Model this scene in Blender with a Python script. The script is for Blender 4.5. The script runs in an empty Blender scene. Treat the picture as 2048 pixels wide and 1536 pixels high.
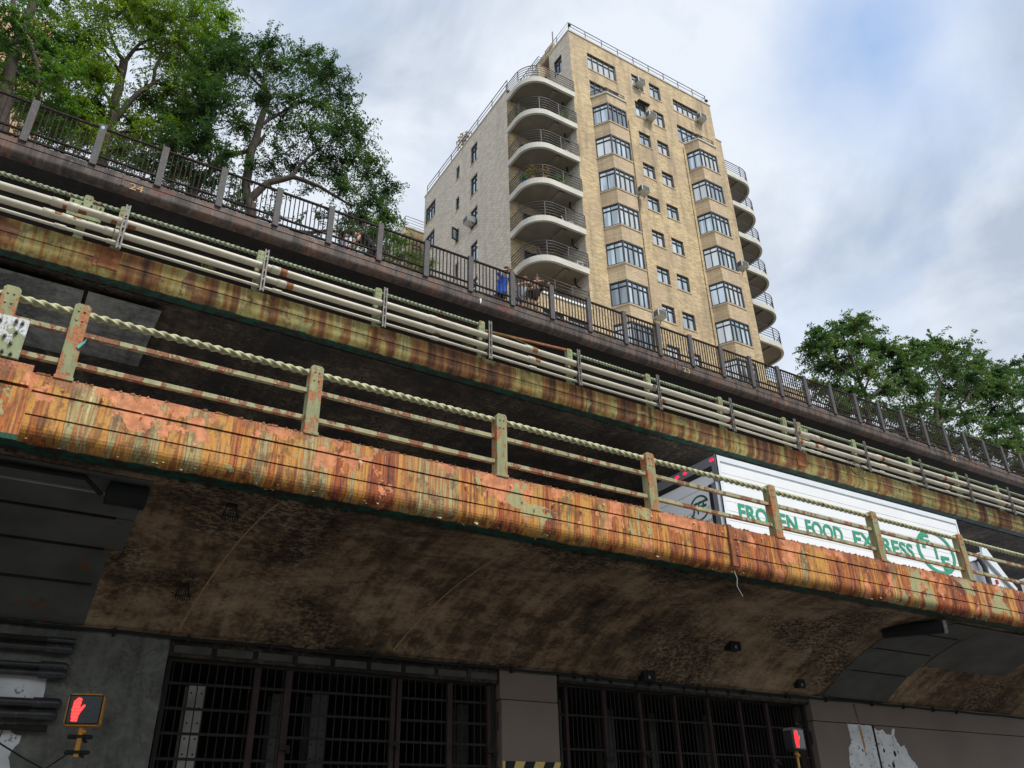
import bpy, math, random
import numpy as np
from mathutils import Vector, Matrix
random.seed(7)
R = math.radians
S = bpy.context.scene
COL = S.collection

# ------------------------------------------------------------------ camera, sky, sun, exposure
F_PX, PITCH, YAW, ROLL = 1650.0, R(28.93), R(32.33), R(-1.434)
fw = Vector((math.sin(YAW)*math.cos(PITCH), math.cos(YAW)*math.cos(PITCH), math.sin(PITCH)))
rt = Vector((math.cos(YAW), -math.sin(YAW), 0)); up = rt.cross(fw)
cxv = rt*math.cos(ROLL)+up*math.sin(ROLL); cyv = -rt*math.sin(ROLL)+up*math.cos(ROLL)
camd = bpy.data.cameras.new('camera'); cam = bpy.data.objects.new('camera', camd); COL.objects.link(cam)
cam.matrix_world = Matrix(((cxv.x, cyv.x, -fw.x, 0), (cxv.y, cyv.y, -fw.y, 0), (cxv.z, cyv.z, -fw.z, 0), (0, 0, 0, 1)))
camd.sensor_width = 36; camd.lens = F_PX/2048*36; camd.clip_end = 3000; camd.clip_start = 0.05
S.camera = cam

SUNV = Vector((0.18, -0.62, 0.95)).normalized()
w = bpy.data.worlds.new("World"); S.world = w; w.use_nodes = True
nt = w.node_tree; nt.nodes.clear(); nl = nt.links
def wn(t, **k):
    n = nt.nodes.new(t)
    for a, b in k.items(): setattr(n, a, b)
    return n
sky = wn('ShaderNodeTexSky', sky_type='NISHITA', sun_disc=False)
sky.sun_elevation = math.asin(SUNV.z); sky.sun_rotation = math.atan2(SUNV.x, SUNV.y)
tc = wn('ShaderNodeTexCoord')
def wmath(op, a, b=None, c=None, clamp=False):
    n = wn('ShaderNodeMath', operation=op); n.use_clamp = clamp
    for i, v in enumerate((a, b, c)):
        if v is None: continue
        if isinstance(v, (int, float)): n.inputs[i].default_value = v
        else: nl.new(v, n.inputs[i])
    return n.outputs[0]
def wnoise(scale, off, detail, rough, stretch=(1, 1, 1.6), dist=0.0):
    m = wn('ShaderNodeMapping'); m.inputs['Scale'].default_value = stretch; m.inputs['Location'].default_value = off
    nl.new(tc.outputs['Generated'], m.inputs['Vector'])
    n = wn('ShaderNodeTexNoise'); n.inputs['Scale'].default_value = scale; n.inputs['Detail'].default_value = detail
    n.inputs['Roughness'].default_value = rough; n.inputs['Distortion'].default_value = dist
    nl.new(m.outputs[0], n.inputs['Vector']); return n.outputs['Fac']
def wspot(u, v, power):
    d = (cxv*((u-1024)/F_PX) - cyv*((v-768)/F_PX) + fw).normalized()
    n = wn('ShaderNodeVectorMath', operation='DOT_PRODUCT'); nl.new(tc.outputs['Generated'], n.inputs[0])
    n.inputs[1].default_value = d
    return wmath('POWER', wmath('MAXIMUM', n.outputs['Value'], 0.0), power)
n1 = wnoise(2.6, (3.1, 1.7, 0.4), 7, 0.52, (1, 1, 1.3), .4)
n2 = wnoise(5.0, (8.3, 2.2, 5.1), 6, 0.5)
# how blue: large clearings plus broken noise
blue = wmath('ADD', wmath('MULTIPLY', wspot(1760, 60, 140), 0.42), wmath('MULTIPLY', wspot(480, -120, 30), 0.30))
blue = wmath('ADD', blue, wmath('MULTIPLY', wspot(1370, 190, 500), 0.30))
blue = wmath('ADD', blue, wmath('MULTIPLY', wmath('SUBTRACT', n1, 0.5), 2.2))
blue = wmath('ADD', blue, wmath('MULTIPLY', wmath('SUBTRACT', n2, 0.5), 0.7))
blue = wmath('ADD', blue, -0.02, clamp=True)
# grey-blue cloud base tone, lower right of the sky and broken noise
grey = wmath('ADD', wmath('MULTIPLY', wspot(2000, 380, 30), 0.9), wmath('MULTIPLY', wmath('SUBTRACT', wnoise(3.4, (1, 9, 4), 7, 0.54, (1, 1, 1.5), .5), 0.48), 4.2))
grey = wmath('SUBTRACT', grey, wmath('MULTIPLY', wspot(1560, 60, 120), 0.8))
grey = wmath('SUBTRACT', grey, wmath('MULTIPLY', wspot(1900, 640, 160), 0.5), clamp=True)
cm = wn('ShaderNodeMix', data_type='RGBA'); nl.new(grey, cm.inputs[0])
cm.inputs[6].default_value = (6.9, 7.4, 8.15, 1); cm.inputs[7].default_value = (4.1, 4.75, 5.75, 1)
sk = wn('ShaderNodeMix', data_type='RGBA', blend_type='ADD'); sk.inputs[0].default_value = 1.0
nl.new(sky.outputs[0], sk.inputs[6]); sk.inputs[7].default_value = (2.2, 2.9, 4.0, 1)
mx = wn('ShaderNodeMix', data_type='RGBA'); nl.new(blue, mx.inputs[0]); nl.new(cm.outputs[2], mx.inputs[6]); nl.new(sk.outputs[2], mx.inputs[7])
bg = wn('ShaderNodeBackground'); bg.inputs['Strength'].default_value = 0.1
nl.new(mx.outputs[2], bg.inputs['Color']); wo = wn('ShaderNodeOutputWorld'); nl.new(bg.outputs[0], wo.inputs[0])

sd = bpy.data.lights.new('sun', 'SUN'); sd.energy = 3.0; sd.angle = R(12); sd.color = (1.0, 0.95, 0.87)
so = bpy.data.objects.new('sun', sd); COL.objects.link(so); so.rotation_euler = SUNV.to_track_quat('Z', 'Y').to_euler()
so.location = (0, -20, 60)
S.view_settings.view_transform = 'Standard'; S.view_settings.look = 'None'; S.view_settings.gamma = 1
S.view_settings.exposure = 0.28; S.view_settings.use_curve_mapping = False
S.render.resolution_x = 1024; S.render.resolution_y = 768
try:
    S.cycles.max_bounces = 6; S.cycles.diffuse_bounces = 4; S.cycles.transparent_max_bounces = 6
except Exception: pass

# ------------------------------------------------------------------ mesh helper
class MB:
    def __init__(s): s.v = []; s.f = []; s.sm = []
    def add(s, vs, fs, smooth=False):
        b = len(s.v); s.v += [tuple(p) for p in vs]
        for f in fs: s.f.append([b+i for i in f]); s.sm.append(smooth)
        return s
    def box(s, x0, x1, y0, y1, z0, z1):
        v = [(x, y, z) for x in (x0, x1) for y in (y0, y1) for z in (z0, z1)]
        return s.add(v, [(0, 1, 3, 2), (4, 6, 7, 5), (0, 4, 5, 1), (2, 3, 7, 6), (0, 2, 6, 4), (1, 5, 7, 3)])
    def obox(s, c, ax, ay, az):
        c = Vector(c); ax, ay, az = Vector(ax), Vector(ay), Vector(az)
        v = [c+i*ax+j*ay+k*az for i in (-1, 1) for j in (-1, 1) for k in (-1, 1)]
        return s.add(v, [(0, 1, 3, 2), (4, 6, 7, 5), (0, 4, 5, 1), (2, 3, 7, 6), (0, 2, 6, 4), (1, 5, 7, 3)])
    def bar(s, p, q, w, h, upv=(0, 0, 1)):
        p, q = Vector(p), Vector(q); d = q-p; L = d.length
        if L < 1e-6: return s
        d /= L; u = Vector(upv)
        if abs(d.dot(u)) > .98: u = Vector((0, 1, 0))
        sx = d.cross(u).normalized(); uu = sx.cross(d)
        return s.obox((p+q)/2, d*L/2, sx*w/2, uu*h/2)
    def tube(s, pts, rad, n=8, caps=True, smooth=True):
        pts = [Vector(p) for p in pts]; m = len(pts)
        rr = rad if isinstance(rad, (list, tuple)) else [rad]*m
        vs = []; prev = None
        for i, p in enumerate(pts):
            d = (pts[min(i+1, m-1)]-pts[max(i-1, 0)])
            d = d.normalized() if d.length > 1e-9 else Vector((0, 0, 1))
            if prev is None:
                a = Vector((0, 0, 1)) if abs(d.z) < .9 else Vector((1, 0, 0)); a = (a-d*a.dot(d)).normalized()
            else:
                a = prev-d*prev.dot(d); a = a.normalized() if a.length > 1e-6 else prev
            prev = a; b = d.cross(a)
            for k in range(n):
                t = 2*math.pi*k/n; vs.append(p+(a*math.cos(t)+b*math.sin(t))*rr[i])
        fs = [(i*n+k, i*n+(k+1) % n, (i+1)*n+(k+1) % n, (i+1)*n+k) for i in range(m-1) for k in range(n)]
        s.add(vs, fs, smooth)
        if caps: s.add([vs[k] for k in range(n)][::-1], [tuple(range(n))]); s.add(vs[-n:], [tuple(range(n))])
        return s
    def prism_x(s, prof, x0, x1, closed=True, caps=True, nx=1, jit=None):     # prof: (y,z) list
        n = len(prof); vs = []
        for i in range(nx+1):
            x = x0+(x1-x0)*i/nx
            for k, (y, z) in enumerate(prof):
                dy, dz = jit(x, k) if jit else (0, 0)
                vs.append((x, y+dy, z+dz))
        m = n if closed else n-1
        fs = [(i*n+k, (i+1)*n+k, (i+1)*n+(k+1) % n, i*n+(k+1) % n) for i in range(nx) for k in range(m)]
        s.add(vs, fs)
        if closed and caps: s.add(vs[:n], [tuple(range(n))]); s.add(vs[-n:], [tuple(range(n))[::-1]])
        return s
    def prism_z(s, plan, z0, z1):
        n = len(plan); v = [(x, y, z0) for x, y in plan]+[(x, y, z1) for x, y in plan]
        return s.add(v, [(k, (k+1) % n, n+(k+1) % n, n+k) for k in range(n)]+[tuple(range(n))[::-1], tuple(range(n, 2*n))])
    def prism_y(s, plan, y0, y1):                                            # plan: (x,z)
        n = len(plan); v = [(x, y0, z) for x, z in plan]+[(x, y1, z) for x, z in plan]
        return s.add(v, [(k, (k+1) % n, n+(k+1) % n, n+k) for k in range(n)]+[tuple(range(n))[::-1], tuple(range(n, 2*n))])
    def ball(s, c, r, n=10, sc=(1, 1, 1)):
        vs = []; m = n//2+1
        for i in range(m+1):
            a = math.pi*i/m
            for k in range(n):
                b = 2*math.pi*k/n
                vs.append((c[0]+r*sc[0]*math.sin(a)*math.cos(b), c[1]+r*sc[1]*math.sin(a)*math.sin(b), c[2]+r*sc[2]*math.cos(a)))
        return s.add(vs, [(i*n+k, i*n+(k+1) % n, (i+1)*n+(k+1) % n, (i+1)*n+k) for i in range(m) for k in range(n)], True)
    def build(s, name, m, parent=None, bevel=0):
        me = bpy.data.meshes.new(name)
        o = parent.location if parent is not None else Vector((0, 0, 0))
        if parent is not None and parent.parent is not None: o = parent.parent.location
        me.from_pydata([(x-o[0], y-o[1], z-o[2]) for x, y, z in s.v], [], s.f)
        me.polygons.foreach_set('use_smooth', s.sm)
        me.materials.append(m); me.update()
        ob = bpy.data.objects.new(name, me); COL.objects.link(ob)
        if parent is not None: ob.parent = parent
        if bevel:
            b = ob.modifiers.new('bevel', 'BEVEL'); b.width = bevel; b.segments = 2; b.limit_method = 'ANGLE'; b.harden_normals = False
        return ob
def link_mesh(name, me, m, parent=None):
    if m is not None: me.materials.append(m)
    ob = bpy.data.objects.new(name, me); COL.objects.link(ob)
    if parent is not None: ob.parent = parent
    return ob
def tag(o, label=None, cat=None, group=None, kind=None):
    if label: o['label'] = label
    if cat: o['category'] = cat
    if group: o['group'] = group
    if kind: o['kind'] = kind
    return o
def empty(name, loc, label=None, cat=None, group=None, slope=False):
    o = bpy.data.objects.new(name, None); COL.objects.link(o); o.location = loc; o.empty_display_size = .3
    if slope: o.rotation_euler[1] = SL
    return tag(o, label, cat, group)
SL = 0.005                                    # the road falls gently to the right
def zs(x, z): return z-SL*x
def copy_thing(root, loc, label=None, group=None):
    r = root.copy(); COL.objects.link(r); r.location = loc
    if label: r['label'] = label
    if group: r['group'] = group
    for ch in list(root.children):
        c = ch.copy(); COL.objects.link(c); c.parent = r
        for g in list(ch.children):
            d = g.copy(); COL.objects.link(d); d.parent = c
    return r

# ------------------------------------------------------------------ materials
class NT:
    def __init__(s, name):
        s.m = bpy.data.materials.new(name); s.m.use_nodes = True; s.t = s.m.node_tree; s.b = s.t.nodes['Principled BSDF']
        s.geo = s.n('ShaderNodeNewGeometry'); s.pos = s.geo.outputs['Position']
    def n(s, t, **k):
        x = s.t.nodes.new(t)
        for a, b in k.items(): setattr(x, a, b)
        return x
    def L(s, a, b): s.t.links.new(a, b)
    def put(s, inp, v):
        if isinstance(v, (int, float)): inp.default_value = v
        elif isinstance(v, (tuple, list)): inp.default_value = (*v, 1) if len(v) == 3 and inp.type == 'RGBA' else v
        else: s.L(v, inp)
    def map(s, sc, loc=(0, 0, 0), rot=(0, 0, 0), vec=None):
        m = s.n('ShaderNodeMapping'); m.inputs['Scale'].default_value = sc; m.inputs['Location'].default_value = loc
        m.inputs['Rotation'].default_value = rot; s.L(vec or s.pos, m.inputs['Vector']); return m.outputs[0]
    def noise(s, scale, sc=(1, 1, 1), loc=(0, 0, 0), detail=5, rough=.55, dist=0.0, rot=(0, 0, 0), col=False):
        x = s.n('ShaderNodeTexNoise'); s.L(s.map(sc, loc, rot), x.inputs['Vector'])
        x.inputs['Scale'].default_value = scale; x.inputs['Detail'].default_value = detail
        x.inputs['Roughness'].default_value = rough; x.inputs['Distortion'].default_value = dist
        return x.outputs['Color' if col else 'Fac']
    def vor(s, scale, sc=(1, 1, 1), feature='F1', loc=(0, 0, 0)):
        x = s.n('ShaderNodeTexVoronoi', feature=feature); s.L(s.map(sc, loc), x.inputs['Vector']); x.inputs['Scale'].default_value = scale
        return x.outputs['Distance']
    def ramp(s, fac, stops, interp='LINEAR'):
        r = s.n('ShaderNodeValToRGB'); r.color_ramp.interpolation = interp; e = r.color_ramp.elements
        while len(e) < len(stops): e.new(.5)
        for i, (p, c) in enumerate(stops): e[i].position = p; e[i].color = (*c, 1) if len(c) == 3 else c
        s.L(fac, r.inputs['Fac']); return r.outputs['Color']
    def mr(s, v, a, b, c=0.0, d=1.0, smooth=False):
        x = s.n('ShaderNodeMapRange'); x.clamp = True
        if smooth: x.interpolation_type = 'SMOOTHSTEP'
        s.L(v, x.inputs['Value'])
        for k, q in (('From Min', a), ('From Max', b), ('To Min', c), ('To Max', d)): x.inputs[k].default_value = q
        return x.outputs['Result']
    def math(s, op, a, b=0.0, clamp=False):
        x = s.n('ShaderNodeMath', operation=op); x.use_clamp = clamp; s.put(x.inputs[0], a); s.put(x.inputs[1], b); return x.outputs[0]
    def mix(s, f, a, b, blend='MIX'):
        x = s.n('ShaderNodeMix', data_type='RGBA', blend_type=blend); s.put(x.inputs[0], f); s.put(x.inputs[6], a); s.put(x.inputs[7], b)
        return x.outputs[2]
    def sep(s, vec=None):
        x = s.n('ShaderNodeSeparateXYZ'); s.L(vec or s.pos, x.inputs[0]); return x.outputs
    def bump(s, h, strength=.3, dist=.01):
        x = s.n('ShaderNodeBump'); x.inputs['Strength'].default_value = strength; x.inputs['Distance'].default_value = dist
        s.L(h, x.inputs['Height']); s.L(x.outputs[0], s.b.inputs['Normal'])
    def fin(s, col, rough=.8, metal=0.0, spec=None):
        s.put(s.b.inputs['Base Color'], col); s.put(s.b.inputs['Roughness'], rough); s.put(s.b.inputs['Metallic'], metal)
        if spec is not None: s.b.inputs['Specular IOR Level'].default_value = spec
        return s.m

def painted(name, col, var=.25, rough=.6, rust=0.0, sc=6, rustcol=(.22, .075, .025), metal=0.0, bump=.15):
    t = NT(name); n = t.noise(sc, detail=6); dark = tuple(c*(1-var) for c in col); lite = tuple(min(1, c*(1+var)) for c in col)
    c = t.ramp(n, [(.3, dark), (.7, lite)])
    n2 = t.noise(sc*3.1, loc=(5, 2, 1), detail=8, rough=.65)
    if rust > 0:
        m = t.mr(n2, .62-rust*.3, .66-rust*.3); c = t.mix(m, c, t.ramp(t.noise(sc*6), [(.3, tuple(q*.5 for q in rustcol)), (.7, rustcol)]))
    t.bump(n2, bump, .01); return t.fin(c, rough, metal)

def rust_fascia(name, stops, peel, paint, amt, zbot, teal, wear, seed=0, dark=(.035, .018, .014)):
    """streaked rusted steel plate with peeling paint; stops = colours met by the vertical streaks"""
    t = NT(name); x, y, z = t.sep()
    st = t.noise(1.0, (2.3, 1, .16), (seed, 0, seed), detail=4, rough=.6, dist=.15)
    s2 = t.noise(1.0, (13, 2, .55), (seed+3, 0, 2), detail=5, rough=.65)
    s3 = t.noise(1.0, (55, 4, 2.0), (seed+9, 0, 5), detail=3, rough=.6)
    s0 = t.noise(1.0, (4.6, 1, .10), (seed+17, 0, seed+2), detail=2, rough=.5)
    f = t.math('ADD', t.math('MULTIPLY', st, .42), t.math('ADD', t.math('MULTIPLY', s0, .34), t.math('ADD', t.math('MULTIPLY', s2, .18), t.math('MULTIPLY', s3, .06))))
    f = t.math('ADD', f, t.math('MULTIPLY', t.math('SUBTRACT', t.noise(.33, (1, 0, 0), (seed, 1, 1), detail=2), .5), .16))
    f = t.mr(f, .375, .625)
    c = t.ramp(f, stops)
    blot = t.noise(5.5, (1, 1, .7), (seed+1, 4, 2), detail=9, rough=.68)
    c = t.mix(t.math('MULTIPLY', t.mr(blot, .50, .60), .55), c, dark)                      # dark scabs
    sp = t.noise(38, (1, 1, 1), (seed, 1, 7), detail=4, rough=.7)
    c = t.mix(t.math('MULTIPLY', t.mr(sp, .56, .66), .5), c, tuple(q*1.2 for q in dark))    # pitting
    pn = t.noise(1.9, (1, 1, .75), (seed+11, 3, 8), detail=10, rough=.62, dist=.35)
    zz0 = t.math('ADD', z, t.math('MULTIPLY', x, SL)); hi = t.mr(zz0, zbot+.15, zbot+.75, -.045, .045)
    pn = t.math('ADD', pn, hi) if wear else pn
    pm = t.mr(pn, .64-amt*.16, .645-amt*.16)
    pc = t.mix(t.mr(t.noise(9, loc=(1, 2, seed), detail=6), .40, .60), peel, tuple(q*.62 for q in peel))
    pc = t.mix(t.math('MULTIPLY', t.mr(s2, .48, .66), .55), pc, stops[1][1])
    c = t.mix(t.math('MULTIPLY', pm, .92), c, pc)
    gn = t.noise(1.5, (1, 1, .85), (seed+23, 6, 1), detail=10, rough=.6, dist=.5)
    gm = t.mr(gn, .66-amt*.08, .665-amt*.08)
    gc = t.mix(t.math('MULTIPLY', t.mr(s2, .45, .7), .6), paint, tuple(q*.6 for q in paint))
    c = t.mix(t.math('MULTIPLY', gm, .85), c, gc)
    if wear:                                                                                  # bare rusty upper lip
        zz = t.math('ADD', z, t.math('MULTIPLY', x, SL))
        wz = t.math('ADD', zz, t.math('MULTIPLY', t.math('SUBTRACT', blot, .5), .5))
        c = t.mix(t.math('MULTIPLY', t.mr(wz, wear-.10, wear+.02), .7), c, t.ramp(sp, [(.35, (.14, .05, .03)), (.6, (.50, .20, .10))]))
    if teal:
        zz = t.math('ADD', z, t.math('MULTIPLY', x, SL))
        e = t.math('ADD', zz, t.math('MULTIPLY', t.math('SUBTRACT', t.noise(5.0, (1, 1, 1), (seed, 2, 2), detail=8), .5), .04))
        c = t.mix(t.mr(e, zbot+.012, zbot+.020, 1, 0), c, t.mix(t.mr(blot, .48, .52), teal, (.02, .02, .015)))
    edge = t.math('ADD', t.math('MULTIPLY', pm, -.9), t.math('ADD', t.math('MULTIPLY', gm, .7), t.math('MULTIPLY', blot, .9)))
    t.bump(t.math('ADD', edge, t.math('MULTIPLY', sp, .45)), .6, .009)
    return t.fin(c, t.mr(f, 0, 1, .75, .55), 0.0, .35)

FZB = 3.66; FZT = 4.42
M = {}
M['fascia_low'] = rust_fascia('rust_orange', [(0, (.08, .032, .040)), (.13, (.46, .11, .018)), (.24, (.14, .045, .042)), (.34, (.60, .19, .035)), (.42, (.24, .080, .038)), (.50, (.66, .30, .055)), (.58, (.56, .31, .08)), (.66, (.40, .13, .04)), (.75, (.44, .42, .19)), (.84, (.30, .13, .05)), (.92, (.48, .38, .14)), (1, (.64, .62, .38))],
                              (.84, .33, .16), (.38, .40, .20), .52, FZB, (.004, .075, .045), FZT, 3)
M['fascia_mid'] = rust_fascia('rust_ochre', [(0, (.06, .030, .020)), (.25, (.20, .085, .035)), (.45, (.33, .15, .045)), (.6, (.40, .30, .09)), (.78, (.46, .42, .16)), (.9, (.30, .20, .07)), (1, (.50, .50, .24))],
                              (.28, .13, .07), (.34, .35, .15), .25, 9.48, (.006, .06, .04), 0, 12, dark=(.05, .028, .02))
M['fascia_prom'] = rust_fascia('rust_dark', [(0, (.045, .038, .036)), (.35, (.080, .062, .054)), (.55, (.125, .098, .085)), (.75, (.13, .062, .040)), (1, (.19, .14, .115))],
                               (.20, .065, .050), (.15, .135, .13), .08, 14.64, None, 0, 31, dark=(.02, .016, .016))

def soffit_mat(name, a, b, stain, amt, sdark=(.012, .009, .007), axis_rot=0.0):
    t = NT(name)
    big = t.noise(.55, (1, 1.2, 1), (2, 5, 0), detail=8, rough=.6, dist=.4)
    st = t.noise(1.0, (5.5, .8, .8), (0, 3, 1), detail=6, rough=.6, rot=(0, 0, R(18)))
    fine = t.noise(16, (1, 1, 1), detail=8, rough=.7)
    mid_ = t.noise(2.6, (1, 1.7, 1), (7, 1, 3), detail=9, rough=.72, dist=.3)
    f = t.math('ADD', t.math('MULTIPLY', big, .36), t.math('ADD', t.math('MULTIPLY', st, .18), t.math('ADD', t.math('MULTIPLY', mid_, .30), t.math('MULTIPLY', fine, .16))))
    c = t.ramp(f, [(.38, sdark), (.46, stain), (.52, a), (.60, b)])
    blk = t.noise(.42, (1, 1, 1), (9, 2, 0), detail=3, rough=.5)
    spk = t.noise(11, (1, 1.6, 1), (4, 2, 0), detail=9, rough=.75)
    m = t.math('MULTIPLY', t.mr(blk, .58-amt*.14, .66-amt*.14), t.mr(spk, .47, .53))
    c = t.mix(t.math('MULTIPLY', m, .85), c, sdark)
    v = t.n('ShaderNodeTexVoronoi', feature='DISTANCE_TO_EDGE'); v.inputs['Scale'].default_value = .9
    wv = t.n('ShaderNodeVectorMath', operation='ADD'); t.L(t.pos, wv.inputs[0]); t.L(t.noise(2.0, detail=5, col=True), wv.inputs[1]); t.L(wv.outputs[0], v.inputs['Vector'])
    c = t.mix(t.math('MULTIPLY', t.mr(v.outputs['Distance'], 0, .012, 1, 0), .55), c, sdark)
    t.bump(t.math('ADD', fine, t.math('MULTIPLY', m, -.5)), .5, .02)
    return t.fin(c, .9)
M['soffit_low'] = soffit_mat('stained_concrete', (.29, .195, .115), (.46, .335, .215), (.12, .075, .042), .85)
M['soffit_mid'] = soffit_mat('dark_stained_concrete', (.055, .040, .027), (.13, .098, .066), (.018, .013, .010), 1.3, (.008, .006, .005))  # dark brown concrete with near-black stains
M['soffit_dark'] = soffit_mat('shade_black_concrete', (.016, .013, .011), (.032, .026, .022), (.008, .007, .006), 1.0, (.005, .004, .004))  # concrete colour lowered to black for the deep shade between the decks
M['sheet_gray'] = painted('gray_sheet', (.085, .09, .085), .35, .7, .04, 1.6)
M['concrete_gray'] = soffit_mat('gray_concrete', (.15, .15, .143), (.24, .24, .225), (.08, .08, .076), .3, (.04, .04, .04))
M['wall_brown'] = painted('taupe_wall_paint', (.215, .165, .135), .12, .8, 0, .8)
M['wall_gray'] = soffit_mat('gray_wall', (.145, .145, .125), (.22, .22, .19), (.09, .09, .078), .15, (.03, .03, .03))
M['plaster'] = painted('bare_white_plaster', (.80, .80, .80), .18, .9, .12, 3, rustcol=(.3, .3, .3))
M['steel_dark'] = painted('dark_gate_steel', (.022, .018, .016), .35, .95, .0, 5)
M['gate_post'] = painted('oxide_gate_post', (.040, .022, .019), .3, .9, .0, 5)
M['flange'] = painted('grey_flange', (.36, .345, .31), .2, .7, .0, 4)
M['flange_shaded'] = painted('shaded_flange', (.07, .067, .06), .3, .8, .0, 4)  # darker copy of the grey flange, shade put into its colour
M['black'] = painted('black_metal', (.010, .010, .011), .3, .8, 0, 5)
M['blackpipe'] = painted('black_pipe', (.035, .037, .04), .3, .35, .1, 5)
M['asphalt'] = painted('asphalt', (.045, .045, .046), .2, .9, 0, 9)
M['paving'] = painted('paving', (.20, .19, .18), .12, .9, 0, 3)
M['road'] = painted('deck_road', (.34, .335, .32), .15, .9, 0, 3)
M['pipe'] = painted('beige_pipe_paint', (.45, .415, .33), .14, .45, .0, 2.2, bump=.03)
M['pipe_rust'] = painted('pipe_rust_band', (.26, .09, .03), .35, .8, 0, 9)
M['galv'] = painted('galvanised', (.13, .13, .12), .25, .5, .15, 8, metal=.3)
def post_mat(name, base, peel, amt, seed, sc=7):
    t = NT(name); x, y, z = t.sep()
    n = t.noise(sc, (1, 1, .5), (seed, 2, 1), detail=9, rough=.62); n2 = t.noise(26, detail=7, rough=.7)
    c = t.ramp(t.noise(9, (1, 1, .3), detail=5), [(.3, tuple(q*.75 for q in base)), (.7, tuple(q*1.2 for q in base))])
    c = t.mix(t.mr(n2, .60, .72), c, (.50, .52, .46))
    m = t.mr(n, .60-amt*.14, .61-amt*.14)
    c = t.mix(m, c, t.ramp(n2, [(.35, tuple(q*.35 for q in peel)), (.5, peel), (.7, (peel[0]*1.1, peel[1]*1.3, peel[2]*1.3))]))
    t.bump(t.math('SUBTRACT', n2, m), .5, .008)
    return t.fin(c, .7)
M['post_low'] = post_mat('peeling_green_post', (.27, .275, .135), (.40, .15, .055), .62, 1)
M['bar_low'] = post_mat('peeling_green_bar', (.34, .33, .18), (.26, .095, .04), .6, 6)
M['rope_low'] = post_mat('pale_green_twist', (.40, .40, .235), (.30, .18, .10), -.3, 8)
M['post_mid'] = post_mat('green_post', (.22, .265, .125), (.26, .14, .06), .25, 4)
M['rope_mid'] = post_mat('green_twist', (.24, .29, .185), (.2, .12, .06), -.1, 5)
M['plate'] = post_mat('peeling_plate', (.27, .31, .17), (.62, .62, .63), .95, 14, 3.2)
M['prom_post'] = post_mat('promenade_post', (.062, .060, .064), (.15, .055, .045), .1, 2)
M['prom_bar'] = painted('promenade_bar', (.012, .010, .010), .3, .95, .15, 8)
M['orange_flake'] = painted('primer_flake', (.72, .28, .14), .2, .8, 0, 20)
M['olive_flake'] = painted('paint_flake', (.36, .37, .22), .2, .7, 0, 20)
M['chalk'] = painted('paint_mark', (.44, .28, .15), .3, .9, 0, 20)

def brick_mat(name, c1, c2, mortar, stain, amt=.35):
    t = NT(name); x, y, z = t.sep()
    cb = t.n('ShaderNodeCombineXYZ'); t.L(t.math('ADD', x, y), cb.inputs[0]); t.L(z, cb.inputs[1])
    b = t.n('ShaderNodeTexBrick'); t.L(cb.outputs[0], b.inputs['Vector'])
    b.inputs['Scale'].default_value = 1; b.inputs['Brick Width'].default_value = .30; b.inputs['Row Height'].default_value = .11
    b.inputs['Mortar Size'].default_value = .012; b.inputs['Mortar Smooth'].default_value = .3; b.inputs['Bias'].default_value = -.1
    t.put(b.inputs['Color1'], c1); t.put(b.inputs['Color2'], c2); t.put(b.inputs['Mortar'], mortar)
    c = t.mix(t.math('MULTIPLY', t.mr(t.noise(.35, (1, 1, 1), detail=7, rough=.6), .42, .66), amt), b.outputs['Color'], stain)
    c = t.mix(t.math('MULTIPLY', t.mr(t.noise(1.0, (1.6, 1.6, .16), detail=6, rough=.6), .48, .72), amt*1.1), c, tuple(q*.45 for q in stain))
    c = t.mix(t.math('MULTIPLY', t.mr(t.noise(9, (1, 1, 2.4), detail=4), .52, .7), .28), c, tuple(q*.5 for q in c1))
    t.bump(t.math('SUBTRACT', 1.0, b.outputs['Fac']), .3, .012)
    return t.fin(c, .9)
M['brick'] = brick_mat('yellow_brick', (.46, .34, .18), (.74, .58, .34), (.36, .29, .19), (.40, .30, .21), .7)
M['brick_bay'] = brick_mat('tan_brick', (.50, .38, .235), (.66, .52, .33), (.40, .32, .22), (.42, .31, .22), .4)
M['brick_gray'] = brick_mat('gray_brick', (.60, .54, .44), (.84, .77, .63), (.30, .28, .25), (.50, .45, .39), .18)
M['stone'] = painted('pale_coping', (.55, .51, .45), .12, .9, 0, 2)
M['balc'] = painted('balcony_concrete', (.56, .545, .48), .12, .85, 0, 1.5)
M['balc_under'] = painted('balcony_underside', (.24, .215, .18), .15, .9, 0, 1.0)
M['rail'] = painted('grey_rail', (.06, .056, .06), .2, .5, 0, 3)
M['frame'] = painted('window_frame', (.028, .032, .042), .2, .5, 0, 3)
def glass_mat(name, tint, metal):
    t = NT(name); i = t.n('ShaderNodeObjectInfo').outputs['Random']
    cur = t.noise(1.0, (3.2, 3.2, .25), (0, 0, 0), detail=2)
    c = t.mix(t.mr(cur, .45, .6), tuple(q*.55 for q in tint), tint)
    bl = t.mr(i, .55, .56); c = t.mix(t.math('MULTIPLY', bl, .55), c, (.80, .78, .72)); c = t.mix(t.mr(i, .18, .17, 0, .65), c, (.10, .12, .14))
    t.b.inputs['Coat Weight'].default_value = 0
    t.bump(t.noise(1.3, detail=2), .04, .05)
    return t.fin(c, .06, metal, .9)
M['glass'] = glass_mat('window_glass', (.66, .76, .80), .75)
M['glass_dark'] = glass_mat('dark_glass', (.10, .11, .13), .3)
M['ac'] = painted('ac_housing', (.62, .62, .58), .08, .5, 0, 4)
M['ac_dark'] = painted('ac_grille', (.12, .13, .12), .2, .6, 0, 30)
M['white'] = painted('trailer_white', (.80, .82, .84), .03, .35, 0, 1.5, bump=.02)
M['white_cab'] = painted('cab_white', (.70, .75, .80), .04, .25, 0, 1.5, bump=.02)
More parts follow.
